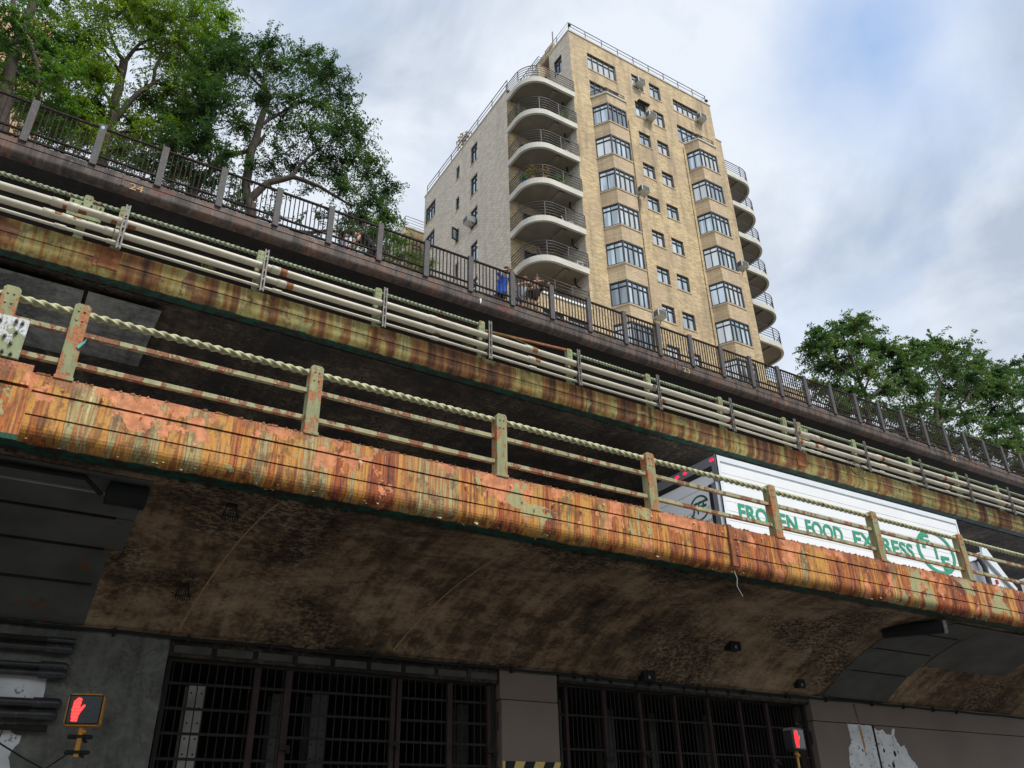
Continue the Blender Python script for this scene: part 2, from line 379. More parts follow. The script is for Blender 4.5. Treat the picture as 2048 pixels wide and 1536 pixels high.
M['chrome'] = painted('trailer_metal', (.42, .43, .47), .12, .3, 0, 3, metal=.6)
M['green'] = painted('green_lettering', (.02, .30, .17), .06, .5, 0, 3, bump=0)
M['dkgreen'] = painted('dark_green_lettering', (.015, .09, .06), .06, .5, 0, 3, bump=0)
M['rubber'] = painted('rubber', (.02, .02, .02), .2, .8, 0, 5)
M['bark'] = painted('bark', (.055, .042, .034), .4, .95, 0, 5, bump=.6)
def leaf_mat(name, a, b, c3):
    t = NT(name); n = t.noise(.55, detail=4); n2 = t.noise(9, detail=2)
    c = t.ramp(t.math('ADD', t.math('MULTIPLY', n, .7), t.math('MULTIPLY', n2, .3)), [(.36, a), (.5, b), (.66, c3)])
    m = t.fin(c, .6, 0, .3)
    tr = t.n('ShaderNodeBsdfTranslucent'); t.put(tr.inputs['Color'], t.mix(1.0, c, (1.4, 1.9, .7), 'MULTIPLY'))
    mxs = t.n('ShaderNodeMixShader'); mxs.inputs[0].default_value = .38
    t.L(t.b.outputs[0], mxs.inputs[1]); t.L(tr.outputs[0], mxs.inputs[2]); t.L(mxs.outputs[0], t.t.nodes['Material Output'].inputs['Surface'])
    return m
M['leaf_bright'] = leaf_mat('leaf_bright', (.055, .105, .012), (.12, .18, .020), (.26, .29, .035))
M['leaf_mid'] = leaf_mat('leaf_mid', (.035, .080, .014), (.065, .13, .020), (.15, .20, .03))
M['leaf_dark'] = leaf_mat('leaf_dark', (.020, .046, .018), (.036, .072, .024), (.085, .12, .032))
M['leaf_right'] = leaf_mat('leaf_right', (.032, .068, .030), (.062, .108, .042), (.16, .18, .060))
def plain(name, c, rough=.7, metal=0.0, emit=None, es=0.0):
    t = NT(name); n = t.noise(30, detail=3)
    m = t.fin(t.ramp(n, [(.3, tuple(q*.85 for q in c)), (.7, tuple(min(1, q*1.08) for q in c))]), rough, metal)
    if emit: t.put(t.b.inputs['Emission Color'], emit); t.b.inputs['Emission Strength'].default_value = es
    return m
M['amber'] = plain('amber_paint', (.62, .27, .02), .45)
M['amber_dull'] = plain('amber_dull', (.20, .12, .03), .7)
M['lens'] = plain('signal_lens', (.06, .065, .075), .25)
M['led'] = plain('led_red', (.4, .01, .01), .4, 0, (1, .012, .016), 1.8)
M['led_dot'] = plain('led_dot', (.8, .3, .3), .4, 0, (1, .12, .09), 2.6)
M['tail'] = plain('tail_lamp', (.5, .01, .02), .3, 0, (1, .02, .08), 1.2)
M['skin'] = plain('skin', (.62, .36, .25), .6)
M['hair'] = plain('hair', (.022, .014, .010), .8)
M['hair_brown'] = plain('hair_brown', (.16, .07, .03), .8)
M['blue_cloth'] = plain('blue_cloth', (.015, .12, .62), .9)
M['black_cloth'] = plain('black_cloth', (.015, .015, .017), .9)
M['denim'] = plain('denim', (.13, .25, .42), .9)
M['khaki'] = plain('khaki', (.50, .38, .25), .9)
M['gray_cloth'] = plain('gray_cloth', (.42, .46, .50), .9)
M['lilac'] = plain('lilac', (.60, .50, .72), .9)
M['pink'] = plain('pink', (.75, .38, .55), .9)
M['white_cloth'] = plain('white_cloth', (.8, .8, .8), .9)
M['red'] = plain('red_cloth', (.6, .04, .04), .8)
M['yellow'] = plain('yellow_paint', (.72, .52, .15), .7)
M['terracotta'] = plain('terracotta', (.40, .18, .10), .8)
M['green_plant'] = leaf_mat('pot_leaf', (.03, .10, .02), (.06, .16, .03), (.1, .2, .04))
M['purple'] = leaf_mat('purple_leaf', (.16, .07, .08), (.26, .14, .14), (.36, .24, .20))
M['weed'] = leaf_mat('weed', (.06, .10, .02), (.10, .16, .04), (.18, .20, .06))
exec_parts = []

# ------------------------------------------------------------------ ground and decks
G = -1.6
tag(MB().box(-80, 160, -60, 12.3, G-.3, G).build('street', M['asphalt']), kind='structure')
tag(MB().box(-80, 160, 10.4, 12.29, G+.0, G+.14).build('pavement', M['paving']), kind='structure')
tag(MB().box(-80, 220, 24.2, 130, 13.5, 15.0).build('garden_ground', M['paving']), kind='structure')

bm = MB(); pr_ = [(-12, G), (-14, 1.5), (-18, 5.0), (-24, 8.0), (-34, 9.5), (-59, 10), (-59, G)]
tag(bm.prism_x(pr_, -80, 160).build('park_hill', painted('hill_grass', (.05, .075, .025), .3, .95, 0, 2)), kind='structure')  # unseen park berm opposite, put in to keep low sky light off the undersides
def deck(name, label, Y, zt, zb, x0, x1, prof_soff, yback, m_f, m_s, r=.19, lap=(.27, .62), thick=None, peel=True, seed=1):
    root = empty(name, (0, Y, 0), label, 'viaduct deck', slope=True)
    H = zt-zb; a, b = zt-lap[0]*H, zt-lap[1]*H; g = .016
    rng = random.Random(seed)
    pr = [(Y+.30, zt), (Y+.02, zt), (Y, zt-.012), (Y, a), (Y+.035, a-.001), (Y+.035, a-g), (Y+.012, a-g-.001), (Y+.012, b), (Y+.04, b-.001), (Y+.04, b-g*.8), (Y+.02, b-g*.8-.001)]
    if lap[1] > 1: pr = pr[:7]
    for i in range(0, 9):
        t = i/8*math.pi/2; pr.append((Y+.02+r*(1-math.cos(t)), zb+r-r*math.sin(t)))
    pr.append((Y+r+.16, zb)); pr.append((Y+r+.16, zb+.10))
    nx = int((x1-x0)/.12) if peel else 60
    from mathutils import noise as mn
    def jit(x, k):
        if not peel: return (0, 0)
        if k in (0, 1, 2): return (0, .006*mn.noise(Vector((x*3, k*.1, seed)))+.004*mn.noise(Vector((x*14, 0, seed))))
        return (.003*mn.noise(Vector((x*1.3, k*.4, seed+4))), 0)
    fa = MB().prism_x(pr, x0, x1, closed=False, nx=nx, jit=jit).build('fascia', m_f, root)
    so_ = MB().prism_x(prof_soff, x0, x1, closed=False, nx=40).build('soffit', m_s, root)
    top = MB().box(x0, x1, Y+.30, yback, zt-.36, zt-.32); top.box(x0, x1, Y+.28, Y+.42, zt-.33, zt-.002)
    top.build('road_surface', M['road'], root)
    return root

# soffit profiles: outer lip back to the wall
def sz(Y): t = max(0, (Y-9.25)/3.05); return 3.66-1.08*t*t
sof_low = [(9.40, 3.71), (9.42, 3.665)]+[(y, sz(y)) for y in [9.45+2.85*i/14 for i in range(15)]]+[(12.34, 2.55)]
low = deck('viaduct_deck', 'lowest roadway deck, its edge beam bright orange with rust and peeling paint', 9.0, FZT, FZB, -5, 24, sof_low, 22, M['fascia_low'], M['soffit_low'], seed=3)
sof_mid = [(15.0, 9.57), (15.02, 9.485)]+[(15.05+i*.5, 9.48-.022*(i*.5)**2) for i in range(15)]
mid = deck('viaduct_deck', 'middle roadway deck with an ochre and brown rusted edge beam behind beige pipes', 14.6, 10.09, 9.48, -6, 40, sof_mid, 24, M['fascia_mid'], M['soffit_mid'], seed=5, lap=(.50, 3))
sof_pro = [(18.78, 14.74), (18.80, 14.645)]+[(18.83+i*.4, 14.64-.03*(i*.4)**2) for i in range(14)]
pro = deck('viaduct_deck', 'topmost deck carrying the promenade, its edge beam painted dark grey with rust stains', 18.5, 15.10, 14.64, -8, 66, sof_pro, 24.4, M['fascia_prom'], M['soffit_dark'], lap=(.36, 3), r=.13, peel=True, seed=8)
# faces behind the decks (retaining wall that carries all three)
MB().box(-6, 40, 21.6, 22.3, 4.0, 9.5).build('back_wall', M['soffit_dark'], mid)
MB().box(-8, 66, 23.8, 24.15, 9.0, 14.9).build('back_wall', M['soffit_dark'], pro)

# cover plates, joints, drips and curled flakes on the lower edge beam
pl = MB().box(-.62, -.28, 8.955, 8.985, 4.23, 4.47); pl.box(-.66, -.24, 8.97, 8.99, 3.62, 4.20)
pl.build('joint_plate', M['fascia_low'], low)
MB().box(9.70, 9.78, 8.965, 9.0, 3.75, 4.43).build('joint_plate', M['pipe_rust'], low)
def flakes(n, x0, x1, zr, Y, rng, big=.05):
    mb = MB()
    for _ in range(n):
        x = rng.uniform(x0, x1); z = rng.uniform(*zr); s = rng.uniform(.3, 1)*big; h = s*rng.uniform(.7, 2.0)
        k = 5; tw = rng.uniform(-.5, .5); curl = rng.uniform(.5, 2.6); vs = []
        for j in range(k):
            a = j/(k-1); ang = curl*a
            yy = Y-.004-(.5*h)*(1-math.cos(ang))/max(curl, .3)*1.4; zz = z-h*math.sin(ang)/max(curl, .3)*.9
            wd = s*.5*(1-.55*a*rng.uniform(.5, 1.2))
            vs += [(x-wd+tw*a*s, yy, zz+rng.uniform(-.3, .3)*s*.4), (x+wd+tw*a*s, yy-.004, zz+rng.uniform(-.3, .3)*s*.4)]
        mb.add(vs, [(2*j, 2*j+1, 2*j+3, 2*j+2) for j in range(k-1)])
    return mb
rf = random.Random(4)
for (n, zr, Yf, mm, big) in ((40, (3.95, 4.36), 8.995, 'orange_flake', .04), (14, (3.95, 4.36), 8.995, 'olive_flake', .05)):
    tag(flakes(n, -1, 19, zr, Yf, rf, big).build('peeling_paint', M[mm], low), kind='stuff')
mb = MB()
for _ in range(60):                                            # ragged flakes hanging from the bottom curve
    x = rf.uniform(-.8, 19); s = rf.choice((.010, .014, .018, .022, .034))*rf.uniform(.7, 1.3); z = rf.uniform(3.665, 3.72); y = 9.03+(.19-math.sqrt(max(0, .19**2-(3.85-z)**2)))
    p = [(x-s, y-.006, z+.012), (x+s, y-.006, z+.014), (x+s*.7, y-.02-s*.25, z-s*.45), (x+s*.1, y-.03-s*.3, z-s*rf.uniform(.6, 1.2)), (x-s*.6, y-.02, z-s*.35)]
    mb.add(p, [(0, 1, 2, 3, 4)])
tag(mb.build('hanging_flakes', M['olive_flake'], low), kind='stuff')
# ragged crust standing on the top edge
mb = MB()
for _ in range(260):
    x = rf.uniform(-1, 20); s = rf.uniform(.006, .035); h = rf.uniform(.002, .016)
    mb.add([(x-s, 8.995, 4.405), (x+s, 8.995, 4.405), (x+s*.5, 8.99, 4.415+h), (x-s*.6, 8.992, 4.412+h*.7), (x, 9.05, 4.41)], [(0, 1, 2, 3), (1, 4, 2), (3, 2, 4), (0, 3, 4)])
tag(mb.build('rust_crust', M['fascia_low'], low), kind='stuff')
def text_mesh(s, size, bold=0.0, extrude=.003, shear=0.0, spacing=1.0):
    cu = bpy.data.curves.new('lettering', 'FONT'); cu.body = s; cu.size = size; cu.offset = bold; cu.extrude = extrude
    cu.shear = shear; cu.space_character = spacing; cu.resolution_u = 3
    ob = bpy.data.objects.new('tmp', cu); COL.objects.link(ob); bpy.context.view_layer.update()
    me = bpy.data.meshes.new_from_object(ob.evaluated_get(bpy.context.evaluated_depsgraph_get()))
    bpy.data.objects.remove(ob); return me
def put_text(s, size, fn, m, parent, name='lettering', fit=None, **k):
    """fn maps flat (u, v, w) to world; fit=(width,height) scales the word to that size"""
    me = text_mesh(s, size, **k); co = np.array([v.co[:] for v in me.vertices]); co[:, 0] -= co[:, 0].min(); co[:, 1] -= co[:, 1].min()
    if fit:
        co[:, 0] *= fit[0]/co[:, 0].max()
        if fit[1]: co[:, 1] *= fit[1]/co[:, 1].max()
    o = parent.location if parent else Vector((0, 0, 0))
    for v, c in zip(me.vertices, co): v.co = Vector(fn(*c))-o
    return link_mesh(name, me, m, parent)
for s_, x in (('24', .28), ('23', 18.95), ('22', 35.0)):
    put_text(s_, .3, lambda u, v, w_, x=x: (x+u, 18.506-w_, 14.70+v), M['chalk'], pro, 'painted_number', fit=(.32, .20), bold=.003)
for x, c in ((.10, 'prom_post'), (18.6, 'pipe_rust'), (34.5, 'pipe_rust')):
    MB().box(x-.02, x+.02, 18.480, 18.503, 14.72, 15.09).build('joint_plate', M[c], pro)
mb = MB(); mb.add([(10.52, 18.505, 15.0), (10.60, 18.505, 15.0), (10.58, 18.505, 14.80), (10.54, 18.505, 14.72)], [(0, 1, 2, 3)]); mb.build('white_drip', M['plaster'], pro)
# joints across the middle beam
for x in (-.02, 19.15):
    MB().box(x-.03, x+.03, 14.585, 14.60, 9.6, 10.08).box(x+.05, x+.42, 14.592, 14.605, 9.62, 10.07).build('joint_plate', M['pipe_rust'], mid)

# soffit patches: grey repair sheets following the underside of the lowest deck
def sheet(xa, xb, ya, yb, m, drop=.012, name='repair_sheet', skew=0.0):
    mb = MB(); n = 8; vs = []
    for i in range(n+1):
        y = ya+(yb-ya)*i/n
        for x in (xa, xb): vs += [(x+skew*(y-ya), y, sz(y)-drop), (x+skew*(y-ya), y, sz(y)-drop+.008)]
    fs = []
    for i in range(n):
        b = i*4; fs += [(b, b+2, b+6, b+4), (b+1, b+5, b+7, b+3), (b, b+4, b+5, b+1), (b+2, b+3, b+7, b+6)]
    fs += [(0, 1, 3, 2), (n*4, n*4+2, n*4+3, n*4+1)]
    mb.add(vs, fs); return mb.build(name, m, low)
for (ya, yb) in ((9.50, 9.95), (9.97, 10.45), (10.47, 11.05), (11.07, 11.65), (11.67, 12.27)):
    sheet(-4.5, 1.16 if ya < 11 else 1.02, ya, yb, M['sheet_gray'])
for y in (9.96, 10.46, 11.06, 11.66):
    MB().box(-4.5, .95, y-.02, y+.02, sz(y)-.03, sz(y)-.005).build('sheet_seam', M['steel_dark'] if y != 9.96 else M['flange'], low)
for (ya, yb) in ((9.5, 10.15), (10.17, 10.85), (10.87, 11.55), (11.57, 12.27)):
    sheet(15.3, 17.4, ya, yb, M['sheet_gray'], skew=.05)
    MB().box(15.5, 17.3, yb-.014, yb+.014, sz(yb)-.024, sz(yb)-.004).build('sheet_seam', M['steel_dark'], low)
MB().box(16.2, 22, 9.45, 10.1, sz(9.6)-.02, sz(9.6)-.008).build('repair_sheet', M['sheet_gray'], low)
sheet(17.42, 20.5, 9.5, 11.2, M['sheet_gray'], skew=.05)
# construction joints, slightly proud lines across the underside
for xa, xb in ((6.1, 5.4), (2.6, 2.2)):
    mb = MB()
    for i in range(10):
        y0 = 9.5+2.7*i/10; y1 = 9.5+2.7*(i+1)/10; x_0 = xa+(xb-xa)*i/10; x_1 = xa+(xb-xa)*(i+1)/10
        mb.bar((x_0, y0, sz(y0)), (x_1, y1, sz(y1)), .022, .008)
    mb.build('joint_line', M['chalk'], low)
# grey sheets on the underside of the middle deck, far left
MB().box(-5.8, -.05, 15.1, 17.8, 9.30, 9.31).build('repair_sheet', M['concrete_gray'], mid)
MB().box(.02, 1.35, 15.1, 17.6, 9.31, 9.32).build('repair_sheet', M['concrete_gray'], mid)
MB().box(17.0, 24, 15.15, 17.4, 9.29, 9.305).build('repair_sheet', M['sheet_gray'], mid)

# ------------------------------------------------------------------ railings
def twisted(mb, xa, xb, y, z, r=.040, pitch=.38, n=12, lobes=3):
    m = max(2, int((xb-xa)/.022)); vs = []
    for i in range(m+1):
        x = xa+(xb-xa)*i/m; ph = 2*math.pi*x/pitch
        for k in range(n):
            t = 2*math.pi*k/n; rr = r*(1+.30*math.cos(lobes*t)); vs.append((x, y+rr*math.cos(t+ph), z+rr*math.sin(t+ph)))
    mb.add(vs, [(i*n+k, i*n+(k+1) % n, (i+1)*n+(k+1) % n, (i+1)*n+k) for i in range(m) for k in range(n)], True)
def guard(Y, ztop, zbot, xs, mp, mr, mbm, label, extra=(), post_w=(.085, .15), bars=(.37, .77), xend=(-5, 24), rope_gap=None):
    root = empty('guard_railing', (0, Y, 0), label, 'guard railing', slope=True)
    h = ztop-zbot
    for x in list(xs)+list(extra):
        mb = MB(); w_, d_ = post_w
        mb.prism_y([(x-w_, zbot-.03), (x+w_, zbot-.03), (x+w_, ztop-.03), (x+w_-.03, ztop), (x-w_+.03, ztop), (x-w_, ztop-.03)], Y, Y+d_)
        mb.box(x-w_-.012, x+w_+.012, Y-.014, Y-.002, zbot-.02, zbot+.025)
        mb.build('post', mp, root, bevel=.006)
        rv = MB()
        for dz in (.1, .22):
            rv.ball((x-.03, Y-.001, ztop-dz), .014, 6); rv.ball((x+.03, Y-.001, ztop-dz), .014, 6)
        rv.build('bolt', mp, root)
    allx = sorted(list(xs)+list(extra)); allx = [xend[0]]+[x for x in allx if x > xend[0]]+[xend[1]]
    for a, b in zip(allx, allx[1:]):
        if b-a < .2: continue
        mb = MB()
        if not (rope_gap and rope_gap[0] < (a+b)/2 < rope_gap[1]):
            twisted(mb, a+post_w[0]*.9, b-post_w[0]*.9, Y+post_w[1]*.5, ztop-.09, r=.037 if Y < 10 else .036, pitch=.38 if Y < 10 else .31); mb.build('twisted_rail', mr, root)
        else:
            mb.bar((a+.08, Y+.02, ztop-.25), (b-.08, Y+.02, ztop-.05), .05, .05); mb.build('bare_rod', M['pipe_rust'], root)
        for f in bars:
            z = ztop-f*h; sag = random.uniform(-.006, .006); mb = MB()
            mb.bar((a+post_w[0], Y+.075, z), ((a+b)/2, Y+.075, z+sag), .06, .055); mb.bar(((a+b)/2, Y+.075, z+sag), (b-post_w[0], Y+.075, z), .06, .055)
            mb.build('rail_bar', mbm, root)
    return root
LP = [0.008+2.738*i for i in range(-1, 9)]
gl = guard(9.0, 5.375, 4.42, LP[1:], M['post_low'], M['rope_low'], M['bar_low'], 'guard railing of the lowest deck with peeling green posts and two rusty bars', extra=(-.69,))
# splice plate on the far-left post
pm_ = MB().box(-1.15, -.44, 8.955, 8.985, 4.50, 4.98).build('splice_plate', M['plate'], gl, bevel=.004)
mb = MB()
for bx, bz in ((-.56, 4.93), (-.50, 4.92), (-.53, 4.80), (-.62, 4.73), (-.55, 4.66), (-.60, 4.55), (-.70, 4.90), (-.52, 4.54), (-.75, 4.60)):
    mb.tube([(bx, 8.955, bz), (bx, 8.93, bz)], .019, 6, smooth=False); mb.tube([(bx, 8.93, bz), (bx, 8.915, bz)], .009, 6)
mb.build('bolt', M['galv'], gl)
mb = MB(); mb.add([(.045, 8.99, 4.83), (.10, 8.98, 4.90), (.125, 8.95, 4.93), (.12, 8.94, 4.87), (.07, 8.985, 4.80)], [(0, 1, 2, 3, 4)]); mb.build('paint_curl', plain('turquoise', (.12, .50, .44)), gl)

MP = [.25+2.715*i for i in range(-2, 11)]
MP = [-5.2, -2.5, .25, 2.97, 5.66, 8.37, 10.97, 13.58, 16.26, 18.9, 22.1, 24.94, 27.55, 30.05, 32.7]
gm = guard(14.6, 11.13, 10.09, MP, M['post_mid'], M['rope_mid'], M['bar_low'], 'guard railing of the middle deck, green twisted top rail behind the beige pipes', extra=(-.40, 19.55),
           post_w=(.08, .12), bars=(.60,), xend=(-6, 36), rope_gap=(8.4, 10.9))
for x in (-.40, 19.55):
    MB().box(x-.30, x+.30, 14.56, 14.585, 10.40, 10.92).build('splice_plate', M['post_mid'], gm, bevel=.004)
    mb = MB()
    for bx in (-.24, -.08, .08, .24):
        for bz in (10.86, 10.78, 10.50):
            mb.tube([(x+bx, 14.56, bz), (x+bx, 14.54, bz)], .018, 6, smooth=False)
    mb.build('bolt', M['black'], gm)

# beige pipes in front of the middle railing
for (z, r, lb, nm) in ((10.575, .076, 'thick beige conduit, upper of the two thick ones strung along the middle railing', 'conduit_pipe'),
                       (10.285, .070, 'thick beige conduit, lower of the two thick ones strung along the middle railing', 'conduit_pipe'),
                       (10.07, .032, 'thin beige conduit below the two thick ones along the middle deck edge', 'conduit_pipe')):
    root = empty(nm, (0, 14.38, 0), lb, 'conduit', 'conduits along the middle railing', slope=True)
    rp = random.Random(int(z*100)); pts = []
    for i in range(100):
        x = -6+.45*i; pts.append((x, 14.38+.010*math.sin(x*.9+z), z+.010*math.sin(x*.53+z*3)+(-.012 if r < .05 else 0)*math.sin(x*.31)))
    MB().tube(pts, r, 14).build('pipe', M['pipe'], root)
    col = MB(); bands = MB(); x = -5.2
    js = [-.95, -.62, .05, .30] if r > .05 else [-.8, .1]
    js += [3.32, 6.9, 9.6, 11.05+2.5, 13.55, 16.2, 18.9, 19.6, 19.9, 22.9, 26.2, 29.6, 32.9]
    for i, x in enumerate(js):
        x += rp.uniform(-.12, .12)
        MB().tube([(x-.10, 14.38, z), (x-.09, 14.38, z), (x+.09, 14.38, z), (x+.10, 14.38, z)], [r, r+.012, r+.012, r], 14).build('coupling', M['pipe'], root)
        if r > .05: MB().tube([(x+.10, 14.38, z), (x+.24, 14.38, z)], r+.004, 14).build('rust_band', M['pipe_rust'], root)
mb = MB().tube([(-6+.6*i, 14.42, 10.43+.012*math.sin(i*1.3)) for i in range(70)], .011, 6)
o = mb.build('cable', M['black']); tag(o, 'thin black cable running between the two thick beige conduits', 'cable'); o.rotation_euler[1] = SL
hp = empty('pipe_hanger', (.34, 14.3, 10.4), 'metal strut bracket clamping the beige conduits to a green post', 'bracket', 'pipe brackets along the middle railing')
mb = MB()
mb.box(.30, .33, 14.27, 14.30, 9.90, 10.95); mb.box(.36, .39, 14.27, 14.30, 9.90, 10.95)
mb.box(.33, .36, 14.285, 14.30, 9.90, 10.95) if False else None
for z in (9.95, 10.2, 10.42, 10.68, 10.9): mb.box(.33, .36, 14.272, 14.295, z-.02, z+.02)
mb.build('strut', M['galv'], hp)
mb = MB()
for z, r in ((10.575, .080), (10.285, .074), (10.07, .036)):
    mb.tube([(.325, 14.38+(r+.006)*math.cos(a), z+(r+.006)*math.sin(a)) for a in [i*math.pi/8 for i in range(17)]], .010, 6)
    mb.ball((.345, 14.262, z+r+.01), .018, 6)
mb.build('clamp', M['steel_dark'], hp)
mb = MB().box(.31, .38, 14.295, 14.60, 10.60, 10.64).box(.31, .38, 14.295, 14.60, 10.14, 10.18).build('arm', M['galv'], hp)
for x in MP[3:-1]:
    copy_thing(hp, (x+.09, 14.3, zs(x, 10.4)))
hp.location.z = zs(.34, 10.4)

# promenade fence
PX = [-2.21+1.548*i for i in range(-3, 44)]
pf = empty('promenade_fence', (0, 18.5, 0), 'dark metal promenade fence of balusters and flat posts along the topmost deck', 'fence', slope=True)
PT, PB = 16.40, 15.10
for i, x in enumerate(PX):
    MB().box(x-.085, x+.085, 18.44, 18.56, PB-.06, PT).build('post', M['prom_post'], pf, bevel=.005)
rb = random.Random(5)
for a, b in zip(PX, PX[1:]):
    mb = MB(); n = 10
    for k in range(1, n+1):
        x = a+.085+(b-a-.17)*k/(n+1)
        mb.bar((x, 18.50, PB+.03), (x+rb.uniform(-.008, .008), 18.50, PT-.09), .026, .026)
    mb.build('baluster_panel', M['prom_bar'], pf)
    MB().box(a+.085, b-.085, 18.465, 18.535, PT-.12, PT-.075).build('handrail', M['prom_bar'], pf)
    MB().box(a+.085, b-.085, 18.47, 18.53, PB+.26, PB+.30).box(a+.085, b-.085, 18.47, 18.53, PB+.02, PB+.07).build('bottom_rail', M['prom_bar'], pf)
MB().box(PX[4]-.04, PX[4]+.03, 18.436, 18.4395, PT-.17, PT-.07).build('sticker', plain('sticker', (.35, .55, .65)), pf)

# ------------------------------------------------------------------ street wall with gates
WY = 12.3
wl = empty('street_wall', (0, WY, 0), 'concrete wall beneath the lowest deck, grey at left and taupe at right, holding the gates', 'wall', slope=True)
MB().box(-12, 2.13, WY, WY+.5, G, 2.62).build('wall_section', M['wall_gray'], wl)
MB().box(7.39, 8.53, WY, WY+.5, 2.075, 2.60).build('wall_section', M['wall_brown'], wl)
MB().box(7.40, 8.52, WY-.03, WY+.5, G, 2.06).build('pier_cladding', M['wall_brown'], wl, bevel=.01)
MB().box(14.93, 40, WY, WY+.5, G, 2.095).build('wall_section', M['wall_brown'], wl)
MB().box(14.93, 40, WY-.02, WY+.5, 2.11, 2.62).build('wall_section', M['wall_brown'], wl)
MB().box(2.13, 7.39, WY+.03, WY+.45, 2.31, 2.60).box(8.53, 14.93, WY+.03, WY+.45, 2.42, 2.60).build('lintel', M['soffit_mid'], wl)
lm = MB()
for xa, xb, zb_ in ((2.2, 7.3, 2.36), (8.6, 14.8, 2.46)):
    x = xa
    while x < xb: lm.box(x, x+.5, WY+.012, WY+.03, zb_, zb_+.10); x += .58
lm.build('lintel_plates', M['flange_shaded'], wl)
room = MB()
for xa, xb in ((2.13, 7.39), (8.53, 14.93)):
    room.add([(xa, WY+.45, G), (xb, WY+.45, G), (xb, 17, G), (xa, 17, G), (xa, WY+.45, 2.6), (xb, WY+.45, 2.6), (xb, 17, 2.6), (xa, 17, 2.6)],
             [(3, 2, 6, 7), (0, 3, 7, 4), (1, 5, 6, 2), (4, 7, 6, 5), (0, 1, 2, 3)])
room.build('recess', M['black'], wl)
def ragged(pts, y0, y1, name, m, parent, amp=.02, seed=1):
    rg = random.Random(seed); out = []
    for (xa, za), (xb, zb) in zip(pts, pts[1:]+pts[:1]):
        L = math.hypot(xb-xa, zb-za); k = max(1, int(L/.05))
        for i in range(k): out.append((xa+(xb-xa)*i/k+rg.uniform(-amp, amp), za+(zb-za)*i/k+rg.uniform(-amp, amp)))
    return MB().prism_y(out, y0, y1).build(name, m, parent)
ragged([(16.00, 2.09), (16.78, 2.09), (16.86, G), (16.05, G), (15.93, 1.0), (15.82, 1.3), (15.90, 1.62), (16.02, 1.75)], WY-.012, WY+.01, 'bare_plaster', M['plaster'], wl, .008, 2)
ragged([(16.84, 2.05), (17.0, 1.99), (17.12, 2.03), (17.25, 1.92), (17.42, 1.95), (17.48, 2.06), (17.56, 2.05), (17.5, 1.9), (17.62, 1.70), (17.78, 1.72), (17.86, 1.5), (18.05, 1.35), (18.12, 1.15), (18.2, .6), (18.1, G), (16.95, G)], WY-.010, WY+.01, 'bare_plaster', M['plaster'], wl, .014, 3)
MB().box(16.795, 16.845, WY-.02, WY, G, 2.09).build('wall_joint', M['black'], wl)
mb = MB()
for x, z, s in ((16.32, 1.58, .03), (17.03, 1.60, .035), (17.38, 1.55, .05), (17.25, 1.32, .05)): mb.ball((x, WY-.010, z), s, 7, (1, .15, 1.3))
mb.build('pit', M['black'], wl)
ragged([(16.34, 2.08), (16.40, 2.08), (16.43, 1.7), (16.38, 1.45), (16.36, 1.75)], WY-.016, WY-.012, 'rust_drip', plain('rust_run', (.50, .26, .07)), wl, .008, 4)
ragged([(16.28, 2.5), (16.35, 2.5), (16.39, 2.12), (16.36, 2.10)], WY-.024, WY-.020, 'rust_drip', plain('rust_run_dark', (.13, .07, .04)), wl, .006, 5)
ragged([(-1.2, 1.98), (.74, 2.00), (.76, 1.66), (-1.2, 1.62)], WY-.010, WY+.01, 'bare_plaster', M['plaster'], wl, .006, 6)
ragged([(-1.2, 1.36), (.30, 1.36), (.62, 1.22), (.56, 1.0), (.64, .8), (.4, .4), (-1.2, .4)], WY-.010, WY+.01, 'bare_plaster', M['plaster'], wl, .02, 7)
# drain line and cables along the crease between soffit and wall
mb = MB(); mb.tube([(-10+.5*i, WY-.05, 2.545+.008*math.sin(i*1.7)) for i in range(80)], .022, 6)
o = mb.build('cable', M['black']); tag(o, 'long dark cable pinned along the crease between wall and lowest soffit', 'cable'); o.rotation_euler[1] = SL
mb = MB()
for x in (1.4, 2.35, 3.5, 5.1, 6.6, 7.6, 8.9, 9.4, 10.6, 11.8, 13.0, 14.2, 15.4, 16.9, 18.0, 19.1, 20.0): mb.box(x-.02, x+.02, WY-.085, WY-.002, 2.49, 2.58)
mb.build('cable_clip', M['steel_dark'], wl)
